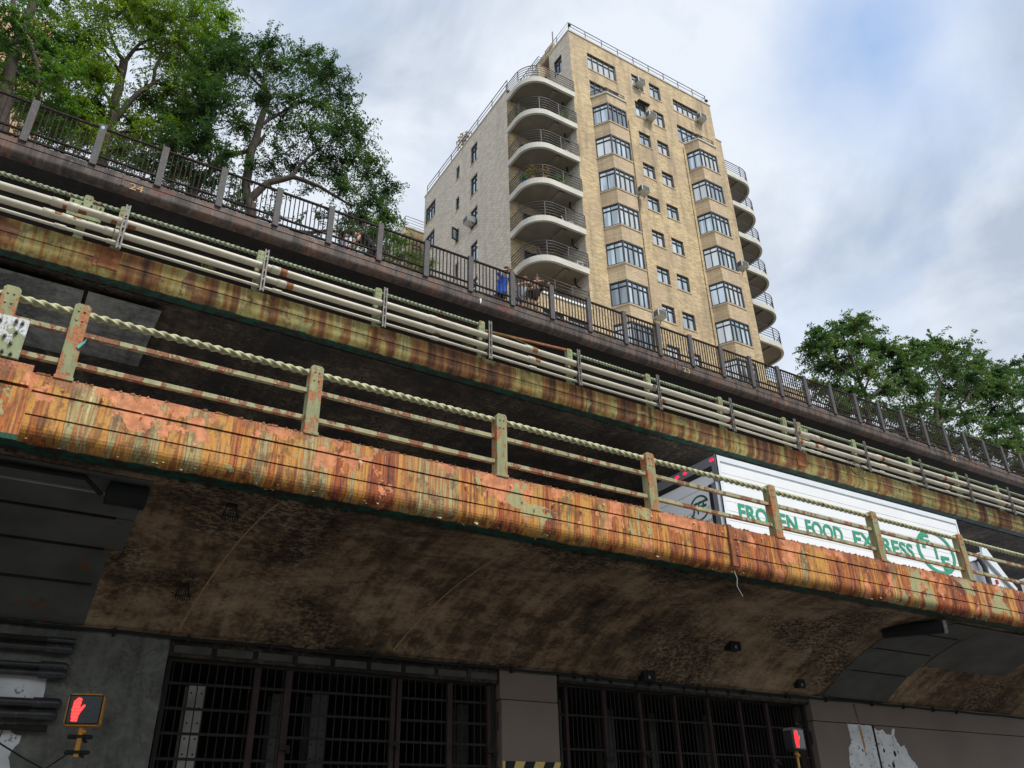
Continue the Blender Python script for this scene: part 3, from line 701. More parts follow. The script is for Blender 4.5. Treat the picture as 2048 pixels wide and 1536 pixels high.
# pipes coming out at far left
bp = 0
for (z, xe, r, cap, lb) in ((2.355, .98, .035, 0, 'black wall pipe, topmost and thin, at the left edge of the wall'),
                       (2.25, .98, .045, 1, 'black wall pipe ending in a bolted capsule just under the topmost pipe'),
                       (2.04, .97, .035, 1, 'black wall pipe in the third row, above the upper white patch'),
                       (1.945, .97, .040, 1, 'black wall pipe in the fourth row, directly above the upper white patch'),
                       (1.60, .98, .055, 2, 'fat black conduit whose rounded end stops beside the nearer hand signal, upper of two'),
                       (1.465, .96, .055, 2, 'fat black conduit whose rounded end stops beside the nearer hand signal, lower of two'),
                       (1.315, .88, .035, 0, 'brownish pipe below the two fat black conduits at far left')):
    root = empty('wall_pipe', (0, WY-.1, z), lb, 'pipe', 'pipes along the left end of the wall')
    MB().tube([(-6, WY-.1, z), (xe-.32, WY-.1, z)], r, 10).build('pipe', M['blackpipe'] if cap else M['steel_dark'], root)
    if cap:
        q = r+.022 if cap == 1 else r+.014
        MB().tube([(xe-.34, WY-.1, z), (xe-.32, WY-.1, z), (xe-.05, WY-.1, z), (xe-.012, WY-.1, z), (xe, WY-.1, z)], [q*.6, q, q, q*.75, q*.3], 12).build('end_box', M['blackpipe'], root)
        if cap == 1:
            mb = MB()
            for k in range(3): mb.ball((xe-.28+k*.12, WY-.1-q*.95, z-q*.45), .010, 6)
            mb.build('bolt', M['galv'], root)
    else: MB().tube([(xe-.33, WY-.1, z), (xe, WY-.1, z)], r+.006, 10).build('end_box', M['blackpipe'] if bp == 0 else M['steel_dark'], root)
    bp = 1
mb = MB(); mb.tube([(-.6, WY-.14, 1.62), (0.2, WY-.14, 1.25), (.7, WY-.14, .98), (.95, WY-.14, .86), (1.12, WY-.14, 1.0), (1.18, WY-.3, 1.05)], .010, 6)
mb.tube([(.42, WY-.14, 1.35), (.38, WY-.14, 1.05), (.33, WY-.14, .6)], .008, 6)
tag(mb.build('cable', M['black']), 'loose black wires hanging over the white patch left of the nearer hand signal', 'cable')

def gate(x0, x1, ztop, posts, hb, lab, Yg, vsp, redposts=True, cols=()):
    root = empty('steel_gate', (x0, Yg, G), lab, 'gate')
    fr = MB(); fr.box(x0, x1, Yg, Yg+.07, ztop-.05, ztop+.02)
    fr.box(x0, x0+.06, Yg, Yg+.07, G, ztop-.05); fr.box(x1-.06, x1, Yg, Yg+.07, G, ztop-.05); fr.build('frame', M['steel_dark'], root)
    for x, w_ in posts: MB().box(x-w_/2, x+w_/2, Yg-.02, Yg+.05, G+.03, ztop-.06).build('upright', M['gate_post'], root, bevel=.006)
    for z in hb: MB().box(x0+.06, x1-.06, Yg+.012, Yg+.03, z-.018, z+.018).build('cross_bar', M['steel_dark'], root)
    mb = MB(); x = x0+.10
    while x < x1-.06:
        mb.box(x-.007, x+.007, Yg+.032, Yg+.046, G+.05, ztop-.06); x += vsp
    mb.build('bars', M['steel_dark'], root)
    mb = MB(); mb.box(x0-.10, x0, Yg-.035, Yg-.02, 1.6, 1.85); mb.box(x1, x1+.10, Yg-.035, Yg-.02, 1.58, 1.83); mb.build('hinge', M['gate_post'], root)
    for hx, hz in ((posts[min(2, len(posts)-1)][0], 1.3), (posts[-1][0], 1.25), (posts[1][0], 1.2)): MB().box(hx-.05, hx+.09, Yg-.06, Yg-.022, hz-.03, hz+.03).ball((hx+.07, Yg-.06, hz-.05), .03, 8).build('latch', M['steel_dark'], root)
    return root
g1 = gate(2.17, 7.35, 2.30, ((3.42, .09), (3.88, .10), (5.54, .07), (5.64, .07), (6.52, .09), (7.24, .07)), (1.97, 1.65, 1.34, 1.03, .72, .41, .1, -.3, -.7, -1.1),
          'barred steel gate with reddish uprights, between the grey wall and the taupe pier', WY+.10, .118)
g2 = gate(8.57, 14.90, 2.38, ((8.80, .06), (9.63, .07), (10.45, .07), (11.3, .06), (12.15, .07), (13.0, .06), (13.75, .09)), (1.87, 1.33, .75, .2, -.4, -1.0),
          'darker barred steel gate to the right of the taupe pier, behind the farther hand signal', WY+.12, .095)
for i, (x, y, ga, wd, lab) in enumerate(((2.72, 12.9, 1, .22, 'grey riveted steel column behind the left end of the nearer gate'),
                                (4.05, 13.3, 1, .20, 'grey riveted column between the two left uprights of the nearer gate'),
                                (4.62, 13.1, 1, .24, 'grey riveted steel column behind the middle of the nearer gate'),
                                (7.20, 13.2, 1, .20, 'grey riveted column at the right end of the nearer gate'),
                                (8.98, 12.9, 2, .10, 'slim pale column just inside the left end of the farther gate'),
                                (10.65, 13.6, 2, .22, 'dim grey column left of centre behind the farther gate'),
                                (13.25, 13.6, 2, .24, 'dim grey column behind the right part of the farther gate'),
                                (11.9, 13.8, 2, .16, 'dim narrow column at the centre of the farther gate'))):
    root = empty('steel_column', (x, y, G), lab, 'column')
    zt = 2.05 if ga == 1 else 2.2
    MB().box(x-wd/2, x+wd/2, y, y+.015, G, zt).box(x-.01, x+.01, y+.015, y+.28, G, zt).box(x-wd/2, x+wd/2, y+.28, y+.295, G, zt).build('column_shaft', M['flange' if i in (0,) else 'flange_shaded'], root)  # first column takes the lit grey, the others the copy with painted shade
    mb = MB(); z = zt-.12
    while z > 0:
        for s_ in ((-1, 1) if wd > .15 else (0,)): mb.ball((x+s_*wd*.32, y, z), .014, 6)
        z -= .2
    mb.build('rivets', M['steel_dark'], root)
# striped barrier on the pier
root = empty('hazard_board', (7.96, WY-.06, G), 'black and yellow diagonally striped board at the foot of the taupe pier', 'hazard board')
MB().box(7.40, 8.52, WY-.06, WY-.035, .45, 1.10).build('board', M['yellow'], root)
mb = MB()
for i in range(5):
    x = 7.12+i*.38
    a = [(x, .45), (x+.19, .45), (x+.19+.33, 1.10), (x+.33, 1.10)]; a = [(min(8.519, max(7.401, p)), q) for p, q in a]
    mb.prism_y(a, WY-.064, WY-.060)
mb.build('stripes', M['black'], root)

# ------------------------------------------------------------------ hand signals
def hand_signal(loc, w_, h_, yaw, label, post_h, dots=True, hm='amber'):
    root = empty('pedestrian_signal', loc, label, 'pedestrian signal', 'pedestrian signals')
    d = .16; o = Vector(loc)
    def P(x, y, z): return (o.x+x, o.y+y, o.z+z)
    mb = MB(); r = .04
    out = [(-w_/2+r, -h_/2), (w_/2-r, -h_/2), (w_/2-.01, -h_/2+.012), (w_/2, -h_/2+r), (w_/2, h_/2-r), (w_/2-r, h_/2), (-w_/2+r, h_/2), (-w_/2, h_/2-r), (-w_/2, -h_/2+r), (-w_/2+.012, -h_/2+.012)]
    mb.prism_y([(o.x+a, o.z+b) for a, b in out], o.y, o.y+d); mb.build('housing', M[hm], root, bevel=.004)
    MB().box(o.x-w_/2+.016, o.x+w_/2-.016, o.y-.010, o.y+.001, o.z-h_/2+.016, o.z+h_/2-.016).build('gasket', M['black'], root)
    MB().box(o.x-w_/2+.03, o.x+w_/2-.03, o.y-.014, o.y-.0105, o.z-h_/2+.03, o.z+h_/2-.03).build('lens', M['lens'], root)
    # raised open hand: palm, four fingers side by side, thumb to the right
    s = h_*.76; cx_ = -w_*.22
    H = [(-.17, -.5), (.17, -.5), (.20, -.30), (.27, -.12), (.50, .13), (.46, .19), (.38, .18), (.22, .02), (.21, .10), (.23, .42), (.17, .455), (.12, .42), (.11, .46), (.04, .50), (-.01, .46), (-.03, .455), (-.09, .45), (-.12, .40),
         (-.15, .38), (-.20, .36), (-.23, .30), (-.26, .0), (-.25, -.2), (-.20, -.36)]
    mb = MB().prism_y([(o.x+cx_+a*s*.66, o.z+b*s) for a, b in H], o.y-.020, o.y-.0145); mb.build('hand_symbol', M['led'], root)
    if dots:
        from mathutils import geometry as mg
        mb = MB(); poly = [(a*s*.66, b*s) for a, b in H]
        def inside(px, pz):
            c = False
            for (x1, z1), (x2, z2) in zip(poly, poly[1:]+poly[:1]):
                if (z1 > pz) != (z2 > pz) and px < (x2-x1)*(pz-z1)/(z2-z1)+x1: c = not c
            return c
        st = .0155
        for i in range(-12, 13):
            for j in range(-14, 15):
                px, pz = i*st+(.5*st if j % 2 else 0), j*st
                if inside(px, pz): mb.ball((o.x+cx_+px, o.y-.020, o.z+pz), .0042, 5)
        mb.build('led_dots', M['led_dot'], root)
    MB().tube([P(0, d/2, -h_/2), P(0, d/2, -h_/2-.06)], .032, 10).tube([P(.0, d/2, -h_/2-.05), P(.055, d/2, -h_/2-.06)], .028, 8).build('knuckle', M['amber'], root)
    if post_h < 1:
        MB().tube([P(0, d/2, -h_/2-.05), P(0, d/2, -h_/2-post_h)], .030, 12).build('bracket_pipe', M['amber'], root)
        for k, zz in enumerate((-h_/2-.11, -h_/2-.28)):
            mb = MB().tube([P(-.14, d/2+.03, zz), P(-.12, d/2+.03, zz), P(.12, d/2+.03, zz), P(.14, d/2+.03, zz)], [.012, .026, .026, .012], 10)
            mb.box(o.x-.04, o.x+.04, o.y+d/2-.04, o.y+d/2+.08, o.z+zz-.016, o.z+zz+.016); mb.build('clamp', M['black'], root)
        MB().box(o.x-.015, o.x+.015, o.y+d/2+.05, WY-.05, o.z-h_/2-.125, o.z-h_/2-.10).box(o.x-.015, o.x+.015, o.y+d/2+.05, WY-.05, o.z-h_/2-.295, o.z-h_/2-.27).build('stand_off', M['black'], root)
    else:
        MB().tube([P(0, d/2, -h_/2-.05), P(0, d/2, G-o.z)], .022, 12).build('bracket_pipe', M['amber_dull'], root)
        MB().box(o.x-.16, o.x+.16, o.y+.02, o.y+.14, o.z-h_/2-.29, o.z-h_/2-.25).build('clamp', M['amber_dull'], root)
    root.rotation_euler[2] = yaw
    return root
hand_signal((1.19, 11.6, 1.475), .40, .36, R(-14), 'near pedestrian signal in an amber box showing a red hand on the grey wall', .33)
hand_signal((11.13, 9.5, 1.28), .32, .33, R(6), 'distant pedestrian signal showing a red hand in front of the darker gate', 3, dots=False, hm='steel_dark')

# ------------------------------------------------------------------ things under the lowest deck
def fixture(x, y, L, w_, h_, ang, label, end=None):
    z = sz(y)-SL*x-.07; root = empty('light_fixture', (x, y, z), label, 'light fixture')
    mb = MB(); mb.prism_x([(y-w_/2, z+.05), (y+w_/2, z+.05), (y+w_/2, z-h_*.5), (y+w_*.25, z-h_), (y-w_*.25, z-h_), (y-w_/2, z-h_*.5)], x-L/2, x+L/2); mb.build('housing', M['black'], root, bevel=.006)
    MB().prism_x([(y-w_/2-.005, z+.052), (y+w_/2+.005, z+.052), (y+w_/2+.005, z-h_*.5), (y+w_*.26, z-h_-.006), (y-w_*.26, z-h_-.006), (y-w_/2-.005, z-h_*.5)], x+L/2, x+L/2+.06).build('end_cap', M['flange'] if end else M['black'], root)
    root.rotation_euler[2] = ang; return root
fixture(15.35, 9.85, 1.1, .24, .16, R(-52), 'long dark tube light under the lowest deck at right, with a pale end cap', True)
fixture(.93, 9.78, .36, .30, .14, R(0), 'short dark box light under the lowest deck at left, where a conduit ends')
for (x, y, lab) in ((2.13, 9.75, 'small wire cage hanging from the stained soffit close to the rusty edge beam'), (2.06, 11.5, 'small wire cage hanging from the soffit above the nearer gate')):
    z = sz(y)-SL*x; root = empty('wire_cage', (x, y, z), lab, 'wire cage')
    mb = MB()
    for k in range(7):
        a = (k-3)/3*.09; mb.tube([(x+a, y, z-.10), (x+a, y, z-.20-.02*(k % 2))], .006, 5)
    mb.tube([(x-.05, y, z-.01), (x-.09, y, z-.18)], .007, 5); mb.tube([(x+.05, y, z-.01), (x+.09, y, z-.18)], .007, 5); mb.tube([(x-.10, y, z-.15), (x+.10, y, z-.15)], .008, 5)
    mb.build('wires', M['black'], root); MB().box(x-.06, x+.06, y-.03, y+.05, z-.03, z+.02).build('bracket', M['steel_dark'], root)
for (x, y, s_, lab) in ((11.88, 11.3, .13, 'black square junction box on the soffit between the two gates and the right sheets'), (14.38, 12.0, .10, 'small black box on the soffit near the wall at the right'), (10.47, 12.18, .14, 'low black box tucked in the crease above the farther gate')):
    z = sz(y)-SL*x; root = empty('junction_box', (x, y, z), lab, 'junction box')
    MB().box(x-s_, x+s_, y-s_*.7, y+s_*.7, z-.12, z+.05).build('box', M['black'], root, bevel=.008)
    MB().box(x-s_*.25, x+s_*.05, y-s_*.7-.006, y-s_*.7, z-.09, z-.04).build('cover_plate', M['flange'], root)
mb = MB().tube([(9.72, 8.98, 3.62), (9.75, 8.97, 3.5), (9.72, 8.97, 3.38), (9.80, 8.96, 3.22)], .007, 5)
tag(mb.build('wire', M['flange']), 'loose pale wire dangling below the joint of the rusty edge beam', 'wire')
mb = MB().tube([(-3+.5*i, 9.62, sz(9.62)-.05-(.30*(1-((i-3.5)/3.8)**2) if i < 8 else 0)*0) for i in range(8)]+[(.7, 9.7, 3.46)], .03, 8)
tag(mb.build('conduit_pipe', M['steel_dark']), 'dark conduit under the lowest deck running to the short box light at left', 'conduit')
# weeds growing on the middle deck edge
def tuft(c, n, h, label, seed):
    rg = random.Random(seed); mb = MB()
    for _ in range(n):
        a = rg.uniform(0, 6.28); L = h*rg.uniform(.5, 1); lean = rg.uniform(.2, .9)
        p0 = Vector(c)+Vector((rg.uniform(-.12, .12), rg.uniform(-.02, .02), 0)); p1 = p0+Vector((math.cos(a)*lean*L*.5, -abs(math.sin(a))*lean*L*.3, L*.6)); p2 = p0+Vector((math.cos(a)*lean*L, -abs(math.sin(a))*lean*L*.6, L*(.9-lean*.4)))
        wv = Vector((-math.sin(a), 0, .3))*.010
        mb.add([p0-wv, p0+wv, p1-wv, p1+wv, p2], [(0, 1, 3, 2), (2, 3, 4)])
    return tag(mb.build('weed', M['weed']), label, 'weed', 'weeds on the middle deck edge')
tuft((8.0, 14.52, 10.18), 55, .45, 'bushy weed growing behind the beige conduits below the bare rusty rod', 3)
tuft((18.3, 14.52, 10.12), 45, .40, 'small weed among the beige conduits near the doubled green posts', 4)
tuft((19.0, 14.52, 10.12), 30, .30, 'low grassy weed touching the doubled green posts of the middle railing', 6)
tuft((2.0, 14.52, 10.2), 24, .22, 'dry sparse weed under the conduits near the left end', 7)
mb = MB(); rg = random.Random(2)
for k in range(3):
    cx_, cz_ = 21.4+.1*k, 9.95; mb.tube([(cx_+.35*math.cos(a), 14.30, cz_-.12+.22*math.sin(a)-.05*k) for a in [i*.35 for i in range(19)]], .008, 5)
tag(mb.build('cable', M['black']), 'coil of black wire looped over the conduits past the doubled posts', 'cable')
mb = MB().tube([(8.45, 14.45, 10.72), (9.0, 14.42, 10.75), (9.8, 14.42, 10.66), (10.6, 14.42, 10.50), (10.9, 14.42, 10.44)], .012, 6)
tag(mb.build('cable', M['weed']), 'slack greenish cable sagging below the bare rusty rod on the middle railing', 'cable')

# ------------------------------------------------------------------ apartment building
BY = 30.0
FH = 2.868
HEAD = 42.46                        # head height of the first bay floor
def holed(mb, u0, u1, z0, z1, holes, P, depth, inward):
    """wall skin with rectangular openings and their reveals; P(u,z,d) gives the point d behind the face"""
    us = sorted(set([u0, u1]+[h[0] for h in holes]+[h[1] for h in holes])); zz = sorted(set([z0, z1]+[h[2] for h in holes]+[h[3] for h in holes]))
    for a, b in zip(us, us[1:]):
        for c, d in zip(zz, zz[1:]):
            if any(h[0] <= a and b <= h[1] and h[2] <= c and d <= h[3] for h in holes): continue
            mb.add([P(a, c, 0), P(b, c, 0), P(b, d, 0), P(a, d, 0)], [(0, 1, 2, 3)])
    for a, b, c, d in holes:
        q = [(a, c), (b, c), (b, d), (a, d)]
        v = [P(u, z, 0) for u, z in q]+[P(u, z, depth) for u, z in q]
        mb.add(v, [(k, (k+1) % 4, 4+(k+1) % 4, 4+k) for k in range(4)])
    return mb
def glazed(p, q, z0, z1, nrm, cols, parent, trans=.26, glass='glass', fw_=.075, name='window', sill=False):
    """framed window standing between plan points p and q; nrm is the outward unit normal"""
    p, q, nv = Vector((*p, 0)), Vector((*q, 0)), Vector((*nrm, 0)); L = (q-p).length; d = (q-p)/L
    fr = MB()
    def bar(u0, u1, a, b, t=.05):
        c = p+d*((u0+u1)/2); fr.obox((c.x, c.y, (a+b)/2), d*((u1-u0)/2), nv*t*.5, (0, 0, (b-a)/2))
    f = fw_
    bar(0, L, z1-f, z1, .07); bar(0, L, z0, z0+f, .07); bar(0, f, z0+f, z1-f, .07); bar(L-f, L, z0+f, z1-f, .07)
    zt = z1-(z1-z0)*trans
    if trans: bar(f, L-f, zt-.025, zt+.025)
    for k in range(1, cols):
        u = L*k/cols; bar(u-.028, u+.028, z0+f, zt-.025 if trans else z1-f, .052)
        if trans: bar(u-.018, u+.018, zt+.025, z1-f, .052)
    w_ = fr.build(name, M['frame'], parent)
    if sill:
        c = (p+q)/2+nv*.05; MB().obox((c.x, c.y, z0-.046), d*(L/2+.06), nv*.085, (0, 0, .044)).build('sill', M['brick_bay'], w_)
    a, b = p-nv*.03, q-nv*.03
    g = MB().add([(a.x, a.y, z0), (b.x, b.y, z0), (b.x, b.y, z1), (a.x, a.y, z1)], [(0, 1, 2, 3)]).build('pane', M[glass], w_)
    return w_
bd = empty('apartment_building', (31.0, 37, 15), 'tall yellow brick apartment block with bay windows and stacks of rounded corner balconies', 'apartment building')
XL, XS = 24.35, 20.66
fh = []          # openings in the main face: (x0,x1,z0,z1,cols)
for k in range(10):
    z1 = [48.15, 45.39][k] if k < 2 else 42.45-FH*(k-2)
    hgt = 1.45 if k < 2 else 1.2
    fh += [(29.78, 30.80, z1-hgt, z1, 2), (31.42, 32.44, z1-hgt, z1, 2)]
fh += [(25.82, 28.30, 46.30, 47.88, 5), (33.65, 36.15, 46.55, 47.75, 5), (25.82, 28.30, 43.5, 45.15, 5), (33.65, 36.15, 43.5, 45.15, 5)]
for k in (8,):
    fh += []
Z0 = 14.5
mb = MB(); P = lambda u, z, d: (u, BY+d, z)
holed(mb, XL, 37.62, 45.62, 49.15, [h[:4] for h in fh if h[3] > 45.62 and h[2] > 45.62], P, .16, 1)
holed(mb, XL, 38.12, Z0, 45.62, [h[:4] for h in fh if h[3] <= 45.62], P, .16, 1)
mb.build('front_wall', M['brick'], bd)
for (a, b, c, d, n) in fh:
    glazed((a, BY+.10), (b, BY+.10), c, d, (0, -1), n, bd, .27, sill=True)
# sides, roofs and setbacks
mb = MB()
mb.add([(37.62, BY, 45.62), (37.62, 44, 45.62), (37.62, 44, 49.15), (37.62, BY, 49.15)], [(0, 1, 2, 3)])
mb.add([(38.12, BY, Z0), (38.12, 46, Z0), (38.12, 46, 45.62), (38.12, BY, 45.62)], [(0, 1, 2, 3)])
mb.add([(XL, BY, 49.15), (37.62, BY, 49.15), (37.62, 44, 49.15), (XL, 44, 49.15)], [(0, 1, 2, 3)])
mb.add([(37.62, BY, 45.62), (38.12, BY, 45.62), (38.12, 44, 45.62), (37.62, 44, 45.62)], [(0, 1, 2, 3)])
mb.add([(XS, 44.5, Z0), (38.12, 44.5, Z0), (38.12, 44.5, 43.3), (XS, 44.5, 43.3)], [(0, 1, 2, 3)])
mb.build('side_wall', M['brick'], bd)
# left face of the upper block (one window) and the balcony notch
mb = MB(); PXn = lambda u, z, d: (XL+d, u, z)
holed(mb, BY, 32.45, Z0, 49.15, [(31.0, 31.92, 46.25, 47.85)], PXn, .16, 1)
mb.build('return_wall', M['brick_gray'], bd)
glazed((XL+.10, 31.92), (XL+.10, 31.0), 46.25, 47.85, (-1, 0), 2, bd, .27)
dz = [(21.55, 22.55, 42.9-FH*k+.02, 45.0-FH*k-.05) for k in range(1, 10)]+[(22.85, 23.85, 43.35-FH*k, 45.0-FH*k-.05) for k in range(1, 10)]
mb = MB(); Pn = lambda u, z, d: (u, 32.42+d, z)
holed(mb, XS, XL, Z0, 43.30, dz, Pn, .16, 1); mb.build('notch_wall', M['brick'], bd)
for a, b, c, d in dz: glazed((a, 32.52), (b, 32.52), c, d, (0, -1), 1 if a < 22 else 2, bd, 0 if a < 22 else .27, 'glass_dark')
# long side face
so2 = []
for k in range(10):
    so2.append((36.35, 37.27, 42.40-FH*k-1.66, 42.40-FH*k, 2))
    so2.append((38.90, 39.40, 42.28-FH*k-1.18, 42.28-FH*k, 1))
    so2.append((42.66, 44.30, 42.10-FH*k-1.6, 42.10-FH*k, 4))
mb = MB(); Ps = lambda u, z, d: (XS+d, u, z)
holed(mb, 32.42, 44.5, Z0, 43.50, [h[:4] for h in so2], Ps, .16, 1); mb.build('long_side_wall', M['brick_gray'], bd)
for a, b, c, d, n in so2: glazed((XS+.10, b), (XS+.10, a), c, d, (-1, 0), n, bd, .27, sill=True)
# the sash standing open
glazed((XS-.50, 38.95), (XS-.03, 39.05), 35.45, 36.45, (.2, -.98), 1, bd, 0, 'glass', name='open_casement')
# stone copings, sills
cp = MB()
cp.box(XL-.05, 37.68, BY-.06, BY+.25, 49.15, 49.27); cp.box(XL-.06, XL+.2, BY+.25, 32.5, 49.15, 49.27); cp.box(37.6, 38.18, BY-.05, BY+.3, 45.62, 45.72)
cp.build('coping', M['stone'], bd); MB().box(XS-.05, XS+.25, 32.35, 44.55, 43.50, 43.60).build('coping', M['stone'], bd)

# penthouse levels behind the left roof
MB().box(XL-.9, 37, 32.45, 41, 43.3, 47.7).build('penthouse', M['brick'], bd)
MB().box(XL-.95, XL-.9-.003, 32.45, 41, 43.5, 47.7).build('penthouse_side', M['brick_gray'], bd)
MB().box(XL+1.3, XL+4.5, 33.6, 36, 47.7, 52.6).build('roof_bulkhead', M['brick'], bd)
MB().tube([(XL+1.5, 33.8, 52.6), (XL+1.5, 33.8, 54.2)], .05, 6).build('antenna', M['rail'], bd)

def plan_round(x0, x1, y0, y1, r, side):
    """path of a balcony edge from the facade corner round to the side wall"""
    if side < 0:     # left notch: starts at (x1,y0) runs to x0 then back to y1
        pts = [(x1, y0)]+[(x0+r-r*math.sin(t), y0+r-r*math.cos(t)) for t in [i*math.pi/20 for i in range(11)]]+[(x0, y1)]
    else:
        pts = [(x0, y0)]+[(x1-r+r*math.sin(t), y0+r-r*math.cos(t)) for t in [i*math.pi/20 for i in range(11)]]+[(x1, y1)]
    return pts
def off(pts, d, side):
    out = []
    for i, p in enumerate(pts):
        a = Vector(pts[max(i-1, 0)]); b = Vector(pts[min(i+1, len(pts)-1)]); t = (b-a).normalized(); n = Vector((-t.y, t.x))*side
        out.append((p[0]+n.x*d, p[1]+n.y*d))
    return out
def along(pts, step):
    out = []; acc = 0; out.append(pts[0])
    L = sum((Vector(b)-Vector(a)).length for a, b in zip(pts, pts[1:])); k = max(1, round(L/step)); tgt = [L*i/k for i in range(1, k)]; s_ = 0
    for a, b in zip(pts, pts[1:]):
        l = (Vector(b)-Vector(a)).length
        while tgt and tgt[0] <= s_+l:
            f = (tgt.pop(0)-s_)/l; out.append((a[0]+(b[0]-a[0])*f, a[1]+(b[1]-a[1])*f))
        s_ += l
    out.append(pts[-1]); return out
def rail_on(pts, z, parent, h=1.05, n=5, step=1.5, name='balcony_railing', close=True):
    mb = MB()
    for k in range(n):
        zz = z+h-k*(h-.08)/(n-.3 if n > 1 else 1)
        mb.tube([(x, y, zz) for x, y in pts], .022 if k else .030, 5)
    for x, y in along(pts, step): mb.bar((x, y, z), (x, y, z+h), .045, .045)
    return mb.build(name, M['rail'], parent)
def balcony(side, zb, last=False):
    if side < 0: pts = plan_round(XS-.02, XL+.0, BY-.14, 32.5, 1.55, -1)
    else: pts = plan_round(38.12, 41.35, BY-.02, 33.6, 1.6, 1)
    zt = zb+.40
    inner = off(pts, .16, 1 if side > 0 else -1)
    mb = MB(); n = len(pts)
    cy = 32.5 if side < 0 else 33.6
    # raised fascia band
    v = [(x, y, zb) for x, y in pts]+[(x, y, zt) for x, y in pts]+[(x, y, zb) for x, y in inner]+[(x, y, zt) for x, y in inner]
    f = [(i, i+1, n+i+1, n+i) for i in range(n-1)]+[(n+i, n+i+1, 3*n+i+1, 3*n+i) for i in range(n-1)]+[(2*n+i, 2*n+i+1, i+1, i) for i in range(n-1)]
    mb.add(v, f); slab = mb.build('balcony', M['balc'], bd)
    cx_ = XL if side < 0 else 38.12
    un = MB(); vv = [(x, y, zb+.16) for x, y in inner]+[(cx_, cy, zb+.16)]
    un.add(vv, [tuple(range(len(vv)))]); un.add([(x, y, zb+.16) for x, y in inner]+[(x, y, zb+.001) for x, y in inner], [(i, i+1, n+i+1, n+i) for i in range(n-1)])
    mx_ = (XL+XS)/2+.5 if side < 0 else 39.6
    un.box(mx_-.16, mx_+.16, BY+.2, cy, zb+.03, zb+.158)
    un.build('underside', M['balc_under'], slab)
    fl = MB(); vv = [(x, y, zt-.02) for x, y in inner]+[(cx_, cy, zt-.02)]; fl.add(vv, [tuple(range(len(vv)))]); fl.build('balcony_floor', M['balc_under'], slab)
    rp = off(pts, .05, 1 if side > 0 else -1)
    rail_on(rp, zt, slab)
    if side < 0:
        d = MB().tube([(XL-.35, BY+.8, zb+.15), (XL-.37, BY+.8, zb-.22), (XL-.25, BY+.8, zb-.38), (XL-.02, BY+.8, zb-.42)], .055, 8); d.build('drain_pipe', M['black'], slab)
    return slab
for k in range(6):
    balcony(-1, 42.52-FH*k); balcony(1, 42.42-FH*k)
for (x0, x1, zt, yb) in ((XS, XL-.003, 25.78, 32.4), (38.123, 41.6, 25.05, 33.6)):
    hs = [(x0+.35, x0+1.75, zt-2.45, zt-1.0), (x0+2.0, min(x1-.1, x0+3.3), zt-2.45, zt-1.0)]
    mb = MB(); holed(mb, x0, x1, Z0, zt, hs, lambda u, z, d: (u, BY-.03+d, z), .16, 1)
    mb.add([(x0, BY-.03, Z0), (x0, yb, Z0), (x0, yb, zt), (x0, BY-.03, zt)], [(0, 1, 2, 3)]).add([(x1, BY-.03, Z0), (x1, yb, Z0), (x1, yb, zt), (x1, BY-.03, zt)], [(0, 1, 2, 3)]).add([(x0, BY-.03, zt-.01), (x1, BY-.03, zt-.01), (x1, yb, zt-.01), (x0, yb, zt-.01)], [(0, 1, 2, 3)])
    mb.build('terrace_wall', M['brick'], bd)
    MB().box(x0-.06, x1+.0, BY-.10, BY+.12, zt, zt+.13).build('cornice', M['white'], bd)
    for h in hs: glazed((h[0], BY+.07), (h[1], BY+.07), h[2], h[3], (0, -1), 3, bd, .27)
    rail_on([(x0+.05, yb-.1), (x0+.05, BY+.05), (x1-.02, BY+.05)] if x0 < 30 else [(x0+.02, BY+.05), (x1-.05, BY+.05), (x1-.05, yb-.1)], zt+.13, bd, 1.1, 5, 1.3, 'terrace_railing')
# roof railings
rail_on([(XS+.12, 44.4), (XS+.12, 32.5)], 43.60, bd, 1.0, 3, 1.9, 'roof_railing')
rail_on([(XL+.12, 33.0), (XL+.12, BY+.15), (37.5, BY+.15), (37.5, 36)], 49.27, bd, 1.0, 3, 1.45, 'roof_railing')
rail_on([(XL-.8, 40.9), (XL-.8, 32.6), (XL-.1, 32.6)], 47.7, bd, 1.05, 4, 1.4, 'roof_railing')

